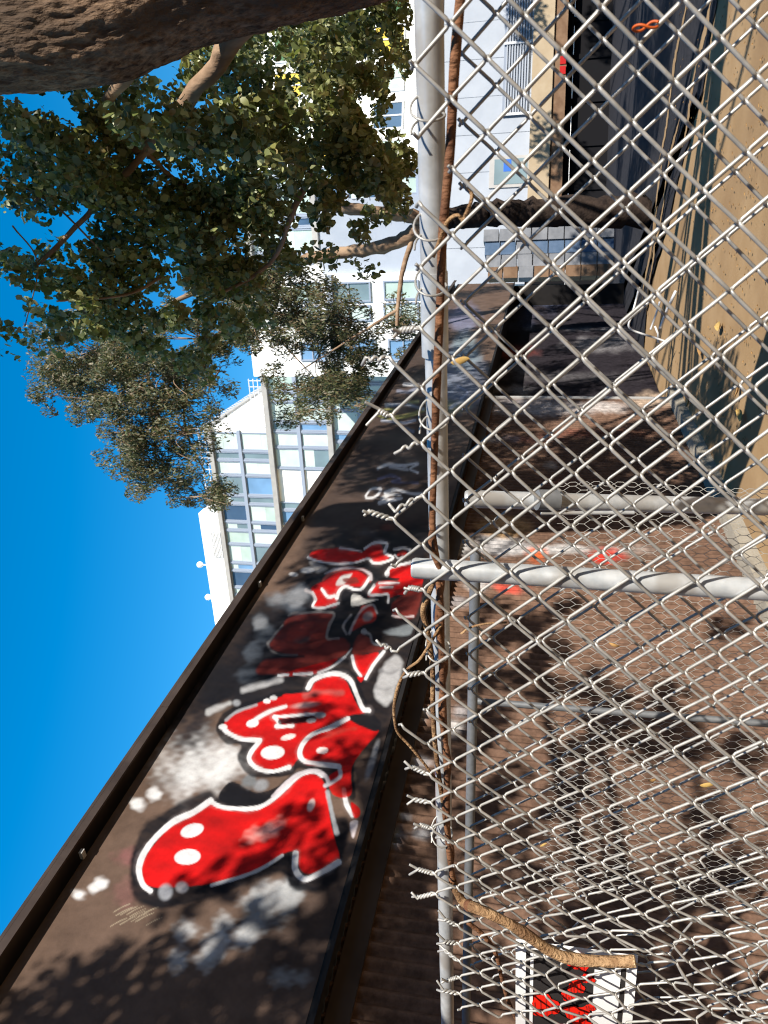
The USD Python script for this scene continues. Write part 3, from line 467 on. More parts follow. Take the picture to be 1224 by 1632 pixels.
# ------------------------------------------------------------------ loose second panel of chain link, just behind, with its own stile
panel = thing('gate_panel', 'second chain link gate panel hung just behind the near fence with an upright stile', 'gate', fp(.6, .06, 0))
def t_of_B(k): return .012 + k * .0385
def z_of_B(j, t): return 1.60 + j * .0425
def warp_B(p):
    q = p[:, [0, 2]]; a = np.interp(p[:, 0], [.5, 1.2], [.4, 1.0]); tang = np.clip((p[:, 0] - 1.3) / .3, 0, 1) * np.clip((1.7 - p[:, 2]) / .15, 0, 1)
    return np.c_[.012 * a * wob(q, 51, .2) + .036 * tang * wob(q, 61, .06), .012 * a * wob(q, 52, .22) + .02 * tang * wob(q, 62, .07), .010 * a * wob(q, 53, .16) + .036 * tang * wob(q, 63, .06)]
chain_fabric(panel, .045, t_of_B, z_of_B, -12, 50, 0, lambda t: rail_z(t) + float(np.interp(t, [-.5, .1, .4, 2.5], [.0, -.02, -.03, -.035])), [.0024][0], warp_B, M['wire_old'], .04, twist=False)
a0 = at(np.float64(741), np.float64(795), 1.47); a1 = at(np.float64(1218), np.float64(808), 1.60); dd = (a1 - a0) / (a1[2] - a0[2])
obj('stile', tube([a0 + dd * (0.02 - a0[2]), a0 - UP * .004, a0], [.0175, .0175, .015], 20), M['galv'], panel, smooth=40)
c0 = at(np.float64(872), np.float64(797), 1.47); obj('clamp', tube([c0 - dd * -.02, c0 + dd * -.0, c0 - dd * .02 + 0], .0205, 18), M['steel_grey'], panel, smooth=40)
b0 = at(np.float64(862), np.float64(818), 1.47); b1 = at(np.float64(1010), np.float64(817), 1.5); obj('tension_bar', tube([b0, b1], .004, 8), M['galv'], panel, smooth=True)
# ------------------------------------------------------------------ inner fence behind: thin rail, pole, chicken wire
inner = thing('inner_fence', 'inner fence of dark thin pipe and fine chicken wire behind the chain link', 'fence', at(np.float64(745), np.float64(1300), 1.95) * (1, 1, 0))
r0, r1 = at(np.float64(758), np.float64(880), 1.72), at(np.float64(741), np.float64(1700), 2.35); obj('top_rail', tube([r0, r1], .0125, 14), M['steel_grey'], inner, smooth=40)
q0 = at(np.float64(750), np.float64(1117), 1.92); q1 = q0 * (1, 1, 0) + (.02, -.0, 0.02); obj('pole', tube([q1, q0], .0085, 12), M['steel_grey'], inner, smooth=40)
fdir = (r1 - r0); fdir[2] = 0; fdir /= np.linalg.norm(fdir)
def hexnet(o, ux, uz, w, h, c=.0205, r=.0008, seed=1):
    ms = []; nx, nz = int(w / c), int(h / (c * 1.3)); nrm = np.cross(ux, uz)
    def bend(a, b): 
        q = np.array([[a, b]]); return o + ux * (a + .012 * wob(q, seed, .2)[0]) + uz * (b + .014 * wob(q, seed + 1, .17)[0]) + nrm * (.02 * wob(q, seed + 2, .25)[0])
    for i in range(nx):          # zigzag wires twisted with their neighbours
        for s_ in (0, 1):
            path = []
            for j in range(nz):
                x = c * (i + .5 * ((j + s_) % 2)) * 1.0; z = c * 1.3 * j
                path += [bend(x if not s_ else x + 0, z - c * .3), bend(x, z + c * .3)]
            if s_ == 0 or i == 0: ms.append(tube(np.array(path), r, 3, caps=False))
    for i in range(nx):
        path = []
        for j in range(nz):
            x = c * (i + 1 - .5 * (j % 2)); z = c * 1.3 * j; path += [bend(x, z - c * .3), bend(x, z + c * .3)]
        ms.append(tube(np.array(path), r, 3, caps=False))
    return join(ms)
h0 = at(np.float64(1400), np.float64(790), 1.62); ztop = at(np.float64(862), np.float64(1150), 1.8)[2]
net = hexnet(np.array([h0[0], h0[1], .75]), fdir, UP, 1.25, ztop - .75); obj('chicken_wire', net, M['hexwire'], inner, kind='stuff')

# ------------------------------------------------------------------ dead vine, cut branch, tendrils
vine = thing('dead_vine', 'dead brown vine twined along the fence top rail', 'vine', fp(.5, -.03, 0))
VX = [(740, -60), (733, 0), (727, 80), (722, 150), (716, 250), (708, 350), (703, 430), (700, 510), (697, 600), (693, 700), (690, 780), (690, 840), (697, 900), (702, 980), (705, 1060), (708, 1150), (712, 1250), (714, 1330), (722, 1400), (733, 1432)]
path = spline([fpx(x, y, -.040) for x, y in VX], 10); n = len(path); i = np.linspace(0, 1, n)
obj('stem', tube(path + FN * (.004 * np.sin(i * 40))[:, None], .0062 + .0012 * wob(path, 71, .05), 9), M['vine'], vine, smooth=True)
path2 = path[int(n * .58):] + UP * (.006 * np.sin(np.linspace(0, 30, n - int(n * .58))))[:, None] + FN * (.008 * np.cos(np.linspace(0, 30, n - int(n * .58))))[:, None]
obj('stem', tube(path2, .0042, 7), M['vine'], vine, smooth=True)
path3 = spline([fpx(x, y, -.03) for x, y in [(700, 905), (682, 950), (674, 975), (682, 1010), (689, 1060), (690, 1120), (693, 1180), (700, 1240), (708, 1290)]], 8); obj('stem', tube(path3, .0046, 7), M['cane'], vine, smooth=True)
path4 = spline([fpx(x, y, -.05) for x, y in [(703, 995), (686, 1025), (668, 1052), (648, 1068), (634, 1095), (628, 1125), (629, 1150), (634, 1168), (652, 1188), (672, 1212), (700, 1248)]], 8); obj('tendril', tube(path4, .0026, 6), M['cane'], vine, smooth=True)
path5 = spline([fpx(x, y, -.05) for x, y in [(735, 1010), (750, 1000), (775, 994), (808, 992)]], 6); obj('tendril', tube(path5, .002, 6), M['cane'], vine, smooth=True)
path6 = spline([fpx(x, y, -.055) for x, y in [(690, 410), (700, 385), (712, 355), (728, 343), (738, 352), (741, 345), (752, 315), (745, 292), (735, 285)]], 6); obj('tendril', tube(path6, .0024, 6), M['cane'], vine, smooth=True)
path7 = spline([fpx(x, y, .0) for x, y in [(745, 1470), (770, 1490), (790, 1520), (800, 1560), (812, 1600), (840, 1660)]], 6); obj('stem', tube(path7, .005, 6), M['vine'], vine, smooth=True)
br = thing('cut_branch', 'pale sawn branch lying across the fence in front of the red sign', 'branch', fpx(880, 1515, -.075))
bp = spline([fpx(x, y, o) for x, y, o in [(722, 1405, -.045), (738, 1436, -.055), (765, 1450, -.075), (800, 1466, -.08), (840, 1490, -.085), (875, 1514, -.085), (910, 1528, -.085), (960, 1532, -.085), (1012, 1532, -.085)]], 8)
rr = np.interp(np.linspace(0, 1, len(bp)), [0, .15, .5, 1], [.008, .010, .0105, .0115]) * (1 + .11 * wob(bp, 72, .018) + .015 * np.random.RandomState(3).randn(len(bp))); bp = bp + UP * (.003 * wob(bp, 73, .04))[:, None]; obj('bark', tube(bp, rr, 12, caps=False), M['cane'], br, smooth=True)
e = bp[-1] - bp[-2]; e /= np.linalg.norm(e); obj('cut_end', tube([bp[-1] - e * .002, bp[-1] + e * .0006], .0113, 12), M['cutwood'], br)
obj('knot', trimesh.creation.icosphere(2, .012).apply_translation(bp[12]), M['vine'], br, smooth=True)

# ------------------------------------------------------------------ the sign behind the mesh
sc = [fpx(x, y, -.012) for x, y in [(822, 1497), (1017, 1524)]]; sdown = sc[1] - sc[0]; SH = np.linalg.norm(sdown); sdown /= SH
sright = -FD - sdown * (-FD @ sdown); sright /= np.linalg.norm(sright); snorm = np.cross(sright, sdown); snorm = snorm if snorm @ FN < 0 else -snorm
SW = .42; sbase = sc[0] - sright * SW
sign = thing('warning_sign', 'white bordered black sign with red shapes behind the tangled fence wire', 'sign', sbase)
bow = lambda a: .018 * math.sin(a / SW * math.pi)
def slay(x0, x1, y0, y1, lift, name, m_, n=12):
    xs = np.linspace(x0, x1, n); v = []
    for x in xs:
        for y in (y0, y1): v.append(sbase + sright * x + sdown * y + snorm * (bow(x) + lift))
    for x in xs:
        for y in (y0, y1): v.append(sbase + sright * x + sdown * y + snorm * (bow(x) + lift - .0014))
    f = []; N = 2 * n
    for k in range(n - 1):
        a, b, c, d = 2 * k, 2 * k + 1, 2 * k + 2, 2 * k + 3; f += [[a, c, d], [a, d, b], [N + a, N + d, N + c], [N + a, N + b, N + d], [a, N + c, c], [a, N + a, N + c], [b, d, N + d], [b, N + d, N + b]]
    f += [[0, 1, N + 1], [0, N + 1, N], [N - 2, 2 * N - 2, 2 * N - 1], [N - 2, 2 * N - 1, N - 1]]
    return obj(name, (np.array(v), np.array(f)), m_, sign)
slay(0, SW, 0, SH, 0, 'plate', M['signwhite']); b_ = .022
slay(b_, SW - b_, b_, SH - b_ * 1.0, .0015, 'black_field', M['signblack']); slay(b_ + .009, SW - b_ - .009, b_ + .009, b_ + .016, .003, 'white_line', M['signwhite']); slay(SW - b_ - .016, SW - b_ - .009, b_ + .017, SH - b_ - .01, .003, 'white_line', M['signwhite']); slay(b_ + .009, SW - b_ - .009, SH - b_ - .017, SH - b_ - .010, .003, 'white_line', M['signwhite'])
slay(b_ + .02, SW - b_ - .03, SH * .66, SH * .85, .003, 'white_band', M['signwhite'])
def blob(cx, cy, rx, ry, seed, lift=.003):
    th = np.linspace(0, 2 * np.pi, 28, endpoint=False); rad = 1 + .16 * np.sin(3 * th + seed) + .08 * np.sin(7 * th + seed * 2)
    pts = [(cx + rx * r * math.cos(a), cy + ry * r * math.sin(a)) for a, r in zip(th, rad)]
    v = [sbase + sright * x + sdown * y + snorm * (bow(x) + lift + .0012 * 0) for x, y in [(cx, cy)] + pts]; obj('red_shape', (np.array(v), np.array([[0, 1 + k, 1 + (k + 1) % 28] for k in range(28)])), M['redpaint'], sign)
    for k in range(4):
        y = cy + ry * (-.65 + .40 * k); x0 = cx - rx * .8; x1 = cx + rx * (.2 + .5 * ((k * 7 + seed) % 3) / 2)
        v = [sbase + sright * x + sdown * yy + snorm * (bow(x) + lift + .002) for x, yy in [(x0, y), (x1, y - .0026), (x1, y - .0014), (x0, y + .0008)]]; obj('black_stroke', (np.array(v), np.array([[0, 1, 2], [0, 2, 3]])), M['signblack'], sign)
def spos(x, y):
    q = fpx(x, y, -.014) - sbase; return q @ sright, q @ sdown
for x, y, rx, ry, sd in [(q[0], q[1], q[2] * 1.15, q[3] * 1.15, q[4]) for q in [(922, 1530, .020, .018, 1), (918, 1562, .018, .015, 2), (868, 1588, .038, .026, 3), (905, 1575, .012, .013, 4), (920, 1602, .03, .024, 5), (915, 1640, .028, .03, 6), (940, 1590, .010, .010, 7), (935, 1550, .012, .014, 8), (938, 1618, .012, .010, 9), (870, 1660, .03, .03, 2)]]:
    cx_, cy_ = spos(x, y); blob(cx_, cy_, rx, ry, sd, .003 + .0004 * sd)

# ------------------------------------------------------------------ small things caught in the fence
def leafpiece(p, a, b, curl=.25, n=8):
    a, b = np.asarray(a, float), np.asarray(b, float); nn = np.cross(a, b); nn /= np.linalg.norm(nn); L = np.linalg.norm(a); u = np.linspace(-1, 1, n); v = []
    for k in u:
        w = max(.02, (1 - k * k) ** .8); c = p + a * k * .5 + nn * curl * L * k * k * .5
        v += [c - b * w * .5 + nn * .1 * L * w, c, c + b * w * .5 + nn * .1 * L * w]
    f = []
    for k in range(n - 1):
        i = 3 * k; f += [[i, i + 1, i + 4], [i, i + 4, i + 3], [i + 1, i + 2, i + 5], [i + 1, i + 5, i + 4]]
    return np.array(v), np.array(f)
obj('dry_leaf', leafpiece(fpx(733, 576, -.066), -FD * .005 + UP * -.026, FD * .011 + UP * .004), M['yellowleaf'], smooth=True, label='dry yellow leaf caught in the near mesh just under the top rail', cat='leaf')
obj('dry_leaf', leafpiece(fpx(1128, 1253, .03), -FD * .006 + UP * -.026, FD * .013 + UP * .004), M['yellowleaf'], smooth=True, label='yellow dry leaf caught low in the mesh right of the sign', cat='leaf')
obj('dry_leaf', leafpiece(fpx(866, 1348, .03), -FD * .012 + UP * -.014, FD * .008), M['yellowleaf'], smooth=True, label='tiny yellow leaf stuck in mesh above the sign', cat='leaf')
rs = np.random.RandomState(17)
for x, y, wh in [(980, 1030, 'right of the thin grey pole'), (1040, 1245, 'left of the thin grey pole'), (1010, 1330, 'nearest the branch over the sign')]:
    q = at(np.float64(x), np.float64(y), float(1.60 + .35 * (y - 800) / 600)); a = rs.rand() * 6.28; u_ = FD * math.cos(a) + UP * math.sin(a); w_ = -FD * math.sin(a) + UP * math.cos(a)
    obj('dry_leaf', leafpiece(q, u_ * (.022 + .012 * rs.rand()), w_ * .009, .5), M['drybrown'], smooth=True, label='dry brown leaf in the chicken wire ' + wh, cat='leaf', group='dry brown leaves in the chicken wire')
th = np.linspace(0, 2 * np.pi, 22); op = [fpx(1030 + 19 * np.cos(a) + 2 * np.cos(3 * a), 42 + 5 * np.sin(2 * a) - 4 * np.cos(a), -.064 - .006 * np.sin(a)) for a in np.linspace(.4, 6.0, 40)]
obj('orange_tie', tube(op, .0015, 6), M['orange'], smooth=True, label='loop of orange string tied to the near mesh', cat='string')

# ------------------------------------------------------------------ white rod frame on the dirt
gb = on_ground(1078, 545); fz = lambda x, y: at(np.float64(x), np.float64(y), float((gb - EYE) @ _F))
rodf = thing('rod_stand', 'bent white wire sign stand lying on the tan dirt', 'stand', gb)
for k, pts in enumerate([[(1019, 458), (1008, 500), (1002, 517), (1006, 525), (1020, 531), (1040, 537), (1062, 545)], [(1042, 522), (1050, 500), (1057, 477)], [(1052, 524), (1064, 492), (1077, 464)], [(1049, 516), (1054, 528), (1055, 543)]]):
    rod = spline([fz(*q) for q in pts], 6) if k == 0 else np.array([fz(*q) for q in pts]); obj('rod', tube(rod + (_F * .12 * (k % 2)), .014 if k != 2 else .02, 8), M['whiterod'], rodf, smooth=True)

# ------------------------------------------------------------------ foliage
def leaves(cent, rad, n, size, aspect, cols, seed, bright=None, droop=.5, shell=.35):
    """Leaf blades scattered through ellipsoids: returns vertices, faces, colours and the leaf centres."""
    rs = np.random.RandomState(seed); cent = np.atleast_2d(cent); rad = np.atleast_2d(rad); k = rs.choice(len(cent), n, p=(rad.prod(1) ** .67) / (rad.prod(1) ** .67).sum())
    d = rs.randn(n, 3); d /= np.linalg.norm(d, axis=1, keepdims=True); r = rs.rand(n) ** shell; c = cent[k] + d * r[:, None] * rad[k]
    a = rs.randn(n, 3); a[:, 2] -= droop * 2; a /= np.linalg.norm(a, axis=1, keepdims=True)
    b = np.cross(a, rs.randn(n, 3)); b /= np.linalg.norm(b, axis=1, keepdims=True); nn = np.cross(a, b)
    L = size * (.45 + .9 * rs.rand(n) ** 1.3); Wd = L * aspect * (.8 + .4 * rs.rand(n)); bend = L * .12 * rs.randn(n)
    prof = [(-.5, 0, 0), (-.16, -.5, .5), (-.16, .5, .5), (.2, -.42, .6), (.2, .42, .6), (.5, 0, -.4)]
    v = np.stack([c + a * (L * x)[:, None] + b * (Wd * y)[:, None] + nn * (bend * z)[:, None] for x, y, z in prof], 1)
    base = np.array([[0, 2, 1], [1, 2, 4], [1, 4, 3], [3, 4, 5]]); f = (np.arange(n)[:, None, None] * 6 + base[None]).reshape(-1, 3)
    pal = np.array(cols); q = rs.rand(n) * (len(pal) - 1); i = q.astype(int); fr = (q - i)[:, None]; col = (pal[i] * (1 - fr) + pal[np.minimum(i + 1, len(pal) - 1)] * fr) * (.75 + .5 * rs.rand(n))[:, None]
    return v.reshape(-1, 3), f, np.repeat(col, 6, 0), c
def limb(path, r0, r1, seed, sides=10, n=6, rough=.06):
    p = spline(path, n); r = np.linspace(r0, r1, len(p)); rs = np.random.RandomState(seed); p = p + rs.randn(len(p), 3) * r[:, None] * .12
    return tube(p, r * (1 + rough * rs.randn(len(p))), sides)
def P(x, y, d): return at(np.float64(x), np.float64(y), d)
GREENS = [(.046, .062, .018), (.110, .138, .038), (.21, .235, .080), (.34, .355, .17), (.11, .145, .048), (.26, .21, .09)]
# near tree: thick trunk at the right edge of the upright view, foliage hanging from its limbs
TB = P(1080, -230, 3.35); TB[2] = 0
near = thing('near_tree', 'thick barked tree with round green leaves at the right of the fence', 'tree', TB)
tp = spline([TB, P(780, -150, 3.32), P(600, -92, 3.3), P(480, -62, 3.3), P(300, -14, 3.3), P(150, 46, 3.3), P(0, 62, 3.3), P(-300, 100, 3.4), P(-800, 130, 3.5)], 70)
tr = np.interp(np.linspace(0, 1, len(tp)), [0, .1, 1], [.26, .205, .19])
NS_ = 190
v, f = tube(tp, tr, NS_); 
ang = np.tile(np.arange(NS_), len(tp)); ang = np.r_[ang, 0, 0] * 2 * np.pi / NS_; hh = v[:, 2]
ctr = np.vstack([np.repeat(tp, NS_, 0), tp[:1], tp[-1:]]); dirs = v - ctr; ln = np.linalg.norm(dirs, axis=1, keepdims=True); dirs = np.where(ln > 1e-6, dirs / np.maximum(ln, 1e-6), 0)
import meshkit
q = np.c_[np.cos(ang) * 2.2, np.sin(ang) * 2.2, hh * 2.0]
fb = lambda a, b, o, sd: np.array(meshkit.fbm(np.c_[np.cos(ang) * a, np.sin(ang) * a, hh * b + .25 * np.sin(ang * 3)], o, sd))
ridge = (1 - np.abs(fb(7.5, 7.0, 3, 3)) * 1.6) * .024 + fb(2.0, 2.0, 3, 7) * .012 + (1 - np.abs(fb(16, 17, 2, 9)) * 1.5) * .014
v = v + dirs * ridge[:, None]
obj('trunk', (v, f), M['bark'], near, smooth=True)
NL = [(45, 215, 75, 70, 3.9, 1.0), (150, 205, 70, 55, 4.2, .9), (60, 320, 60, 50, 4.4, .45), (255, 150, 40, 40, 3.8, .7), (300, 130, 45, 35, 4.2, .7), (330, 215, 85, 60, 3.9, 1.2), (420, 200, 70, 55, 4.2, 1.0), (490, 260, 75, 70, 4.1, 1.2), (560, 200, 60, 70, 4.3, 1.1), (600, 230, 40, 60, 4.4, .8), (540, 320, 60, 50, 4.3, 1.0), (200, 300, 90, 60, 4.6, 1.3), (260, 350, 110, 60, 4.8, 1.5), (380, 330, 100, 60, 4.8, 1.4), (430, 390, 70, 40, 5.0, 1.0), (300, 410, 100, 45, 4.9, 1.2), (180, 400, 60, 50, 4.7, .7), (50, 430, 50, 40, 4.2, .35), (35, 490, 32, 40, 4.3, .55), (110, 455, 60, 45, 4.6, .6), (155, 500, 45, 30, 4.4, .5), (240, 470, 80, 45, 5.0, 1.1), (330, 530, 40, 50, 4.7, .6), (350, 480, 50, 40, 5.0, .8), (300, 560, 50, 40, 5.1, .6), (440, 130, 80, 40, 4.8, .8), (400, 90, 70, 40, 5.2, .6), (520, 100, 60, 40, 5.0, .8), (600, 60, 50, 45, 5.2, .9), (640, 120, 20, 60, 5.2, .7), (580, 30, 60, 30, 5.4, .8), (200, 110, 60, 30, 4.6, .5), (110, 140, 70, 30, 4.4, .6), (500, 420, 60, 20, 5.2, .5), (620, 300, 25, 40, 4.8, .6), (100, 60, 120, 60, 5.5, .8), (380, 150, 60, 40, 5.3, .8), (470, 60, 60, 30, 5.6, .8), (545, 150, 50, 40, 5.4, .8), (620, 60, 30, 50, 5.8, 1.0), (560, 30, 70, 30, 5.9, .9), (270, 210, 50, 50, 4.6, .7), (420, 300, 90, 50, 4.5, 1.0), (540, 250, 70, 60, 4.7, .9), (110, 270, 60, 50, 4.7, .7), (30, 395, 40, 40, 4.5, .5), (85, 385, 50, 40, 4.7, .6), (130, 430, 60, 40, 4.8, .6), (60, 520, 40, 40, 4.6, .45), (25, 545, 25, 30, 4.6, .4), (100, 500, 50, 35, 4.9, .5), (170, 470, 60, 40, 5.0, .8), (270, 510, 70, 40, 5.2, .8), (360, 440, 70, 40, 5.2, .9), (250, 560, 60, 30, 5.3, .5), (400, 430, 60, 30, 5.3, .7), (600, 290, 50, 40, 5.0, .8), (610, 180, 40, 60, 5.2, .9), (470, 150, 70, 50, 5.2, .8), (170, 150, 50, 40, 4.6, .7), (330, 100, 70, 40, 5.0, .7), (20, 260, 40, 60, 4.6, .7)]
vs, fs, cs, cc = [], [], [], []; o = 0
rsn = np.random.RandomState(12)
for i, (x, y, rx, ry, d, dens) in enumerate(NL):
    c = P(x, y, d); sx, sz = ry * d / FPX, rx * d / FPX; n = int(900 * dens * (rx * ry) / 3600)
    nc = max(3, int(6 * rx * ry / 3600)); sub = c + rsn.randn(nc, 3) * np.array([sx, .35, sz]) * .55; rad = np.tile([[sx * .42, .22, sz * .42]], (nc, 1)) * (.6 + .8 * rsn.rand(nc, 1))
    pal = GREENS if dens > .3 else GREENS[:3]
    V_, F__, C_, cen = leaves(sub, rad, n, .052, .62, pal, 100 + i)
    vs.append(V_); fs.append(F__ + o); cs.append(C_); cc.append(cen); o += len(V_)
for i, (x, y, d) in enumerate([(250, 350, 4.8), (380, 345, 4.8), (310, 405, 4.9), (430, 385, 5.0), (210, 305, 4.7), (330, 300, 4.7), (270, 430, 4.9), (150, 330, 4.6)]):   # the crown goes on overhead, out of the picture
    V_, F__, C_, cen = leaves(P(x, y, d) + S * 3.2, [[.30, .30, .26]], 230, .055, .62, GREENS, 180 + i); vs.append(V_); fs.append(F__ + o); cs.append(C_); cc.append(cen); o += len(V_)
V_, F__, C_, cen = np.vstack(vs), np.vstack(fs), np.vstack(cs), np.vstack(cc)
# the 300 leaves that show largest are parts of their own, the rest is the crown
X_, Y_, Z_ = project(cen); score = np.where((X_ > 5) & (X_ < 640) & (Y_ > 5) & (Y_ < 640), 1 / Z_, 0); area = np.linalg.norm(V_.reshape(-1, 6, 3)[:, 0] - V_.reshape(-1, 6, 3)[:, 5], axis=1) * score
big = np.argsort(-area)[:260]; mask = np.zeros(len(cen), bool); mask[big] = True
for b in big: obj('leaf', (V_[b * 6:b * 6 + 6], np.array([[0, 2, 1], [1, 2, 4], [1, 4, 3], [3, 4, 5]])), M['leaf'], near, smooth=True, col=C_[b * 6:b * 6 + 6])
keep = np.repeat(~mask, 6); idx = np.cumsum(keep) - 1; fk = np.repeat(~mask, 4); obj('crown', (V_[keep], idx[F__[fk]]), M['leaf'], near, smooth=False, col=C_[keep], kind='stuff')
for k, (pts, r0, r1) in enumerate([([P(420, 0, 3.35), P(330, 120, 3.9), P(240, 235, 4.3), P(180, 225, 4.4)], .055, .025), ([P(240, 235, 4.3), P(150, 330, 4.5), P(60, 420, 4.5), P(0, 430, 4.5)], .022, .008), ([P(250, 60, 3.5), P(150, 190, 4.2), P(50, 330, 4.5)], .04, .01), ([P(420, 330, 4.8), P(300, 300, 4.7), P(230, 240, 4.4)], .02, .012), ([P(560, 100, 4.6), P(520, 220, 4.5), P(470, 330, 4.6), P(430, 420, 4.9), P(330, 480, 4.9)], .03, .008), ([P(260, 440, 4.8), P(200, 470, 4.6), P(90, 480, 4.4)], .012, .005), ([P(280, 240, 4.4), P(420, 250, 4.5), P(560, 265, 4.5)], .012, .005), ([P(0, 280, 4.4), P(90, 330, 4.4), P(180, 420, 4.6)], .008, .004), ([P(20, 360, 4.3), P(60, 420, 4.3), P(40, 520, 4.3)], .005, .003)]):
    obj('limb', limb(pts, r0, r1, 200 + k), M['bark2'], near, smooth=True)

# farther tree: dark leaning trunk in front of the trailer, pale limbs, fine drooping foliage
TB2 = P(1010, 338, 13.0); TB2[2] = 0
fart = thing('leaning_tree', 'dark trunked tree with pale limbs and fine drooping olive foliage', 'tree', TB2)
obj('trunk', limb([TB2, P(900, 337, 13), P(820, 338, 13), P(760, 342, 13), P(700, 352, 13)], .27, .17, 1, 14, 8), M['darkbark'], fart, smooth=True)
for k, (pts, r0, r1) in enumerate([([P(700, 352, 13), P(660, 372, 13), P(600, 395, 13.2), P(530, 405, 13.4), (P(470, 418, 13.6))], .14, .09), ([P(700, 350, 13), P(650, 345, 12.8), P(600, 338, 12.6), P(540, 330, 12.5)], .12, .09), ([P(470, 418, 13.6), P(400, 460, 13.8), P(360, 520, 14), P(300, 600, 14), P(297, 650, 14)], .08, .03), ([P(400, 460, 13.8), P(300, 470, 14), P(230, 520, 14), P(150, 600, 14)], .06, .02), ([P(300, 600, 14), P(295, 680, 14), P(330, 760, 14)], .035, .012), ([P(230, 520, 14), P(240, 640, 14), P(250, 740, 14)], .04, .014), ([P(660, 370, 13), P(640, 440, 13), P(632, 520, 13)], .05, .03), ([P(632, 495, 13), P(560, 540, 13.2), P(480, 590, 13.4)], .03, .01), ([P(645, 240, 12.5), P(600, 235, 12.5), P(560, 215, 12.6)], .10, .06), ([P(360, 500, 14), P(420, 520, 14), P(500, 600, 14)], .03, .01)]):
    obj('limb', limb(pts, r0, r1, 220 + k), M['bark2'], fart, smooth=True)
FL = [(140, 605, 50, 55, .8), (110, 590, 30, 40, .5), (190, 640, 60, 40, .8), (200, 690, 45, 45, .8), (230, 740, 60, 35, .9), (290, 770, 50, 35, 1.0), (330, 790, 40, 18, .8), (265, 700, 60, 40, .6), (250, 570, 70, 50, .8), (320, 540, 60, 50, .9), (225, 610, 50, 40, .6), (90, 570, 40, 40, .6), (150, 560, 50, 50, .8), (200, 580, 60, 50, .9), (280, 590, 60, 50, .8), (300, 640, 40, 50, .35), (380, 480, 60, 50, .9), (420, 500, 50, 50, .8), (480, 500, 60, 45, .8), (510, 560, 60, 50, 1.1), (480, 620, 55, 30, 1.0), (490, 655, 35, 15, .7), (560, 520, 45, 40, .8), (580, 575, 45, 40, 1.1), (555, 625, 40, 25, .9), (580, 645, 20, 12, .6), (640, 510, 28, 22, .9), (650, 540, 20, 20, .8), (350, 590, 30, 40, .4), (440, 440, 70, 40, .8), (170, 560, 50, 40, .6), (355, 775, 18, 12, .7), (300, 690, 30, 50, .35), (250, 660, 40, 40, .4)]
vs, fs, cs = [], [], []; o = 0
twigs = []
OLIVE = [(.036, .048, .018), (.062, .076, .029), (.10, .112, .045), (.19, .135, .075), (.085, .10, .038)]
for i, (x, y, rx, ry, dens) in enumerate(FL):
    d = 13.6 + .5 * math.sin(i * 1.7); c = P(x, y, d); sx, sz = ry * d / FPX, rx * d / FPX; n = int(5200 * dens * rx * ry / 2500)
    nc = max(6, int(26 * rx * ry / 2500)); sub = c + rsn.randn(nc, 3) * np.array([sx, .6, sz]) * .62; rad = np.tile([[.16, .2, .17]], (nc, 1)) * (.5 + 1.1 * rsn.rand(nc, 1)); twigs += [tube(spline([c + (0, 0, .0), (c + q) / 2 + (0, 0, .12), q + (0, 0, -.1)], 3), np.linspace(.012, .005, 7), 4, caps=False) for q in sub[::2]]
    V_, F__, C_, cen = leaves(sub, rad, n, .085, .24, OLIVE, 300 + i, droop=.9)
    vs.append(V_); fs.append(F__ + o); cs.append(C_); o += len(V_)
obj('crown', (np.vstack(vs), np.vstack(fs)), M['leaf2'], fart, col=np.vstack(cs), kind='stuff')
obj('twigs', join(twigs), M['bark2'], fart, kind='stuff')

# trees behind and beside the photographer, whose leaves dapple the wall and the ground
def shade_tree(name, label, targets, base, seed, leafsize, mat_):
    t_ = thing(name, label, 'tree', base)
    vs, fs, cs, cents = [], [], [], []; o = 0
    for i, (p, dist, r, n, flat) in enumerate(targets):
        c = np.asarray(p) + S * dist; V_, F__, C_, cen = leaves(c, np.array([[r, r, r * flat]]), n, leafsize, .5, GREENS, seed + i, shell=.45); vs.append(V_); fs.append(F__ + o); cs.append(C_); o += len(V_); cents.append(c)
    cents = np.array(cents); fork = np.array([base[0], base[1], 0]) * .6 + cents.mean(0) * .4; fork[2] = cents[:, 2].min() * .6
    obj('trunk', limb([base, base + (fork - base) * .5, fork], .24, .16, seed, 12), M['darkbark'], t_, smooth=True)
    for i, c in enumerate(cents[::max(1, len(cents) // 14)]): obj('limb', limb([fork, (fork + c) / 2 + (0, 0, .3), c], .08, .012, seed + i, 7, 5), M['darkbark'], t_, smooth=True)
    obj('crown', (np.vstack(vs), np.vstack(fs)), mat_, t_, col=np.vstack(cs), kind='stuff')
def wl(x, y, n=N0): return on_plane(np.float64(x), np.float64(y), WN, n)
rs = np.random.RandomState(5); tg = []
def near_wall(x, y, dist, r, n, flat=.7, pl=N0): tg.append((wl(x, y, pl), dist, r, n, flat))
# dense shade on the near lower corner of the fascia and soffit
for x, y in [(30, 1600), (120, 1570), (190, 1600), (260, 1560), (300, 1610), (370, 1580), (430, 1600), (460, 1540), (70, 1640), (240, 1640), (360, 1640), (330, 1540), (520, 1560), (200, 1545)]: near_wall(x, y, 3.4 + .8 * rs.rand(), .20, 84)
for x, y in [(300, 1420), (380, 1400), (420, 1380), (480, 1300), (500, 1360), (440, 1330), (400, 1470), (470, 1480), (540, 1200), (520, 1150), (560, 1210), (500, 1130)]: near_wall(x, y, 4.4 + .6 * rs.rand(), .14, 34)
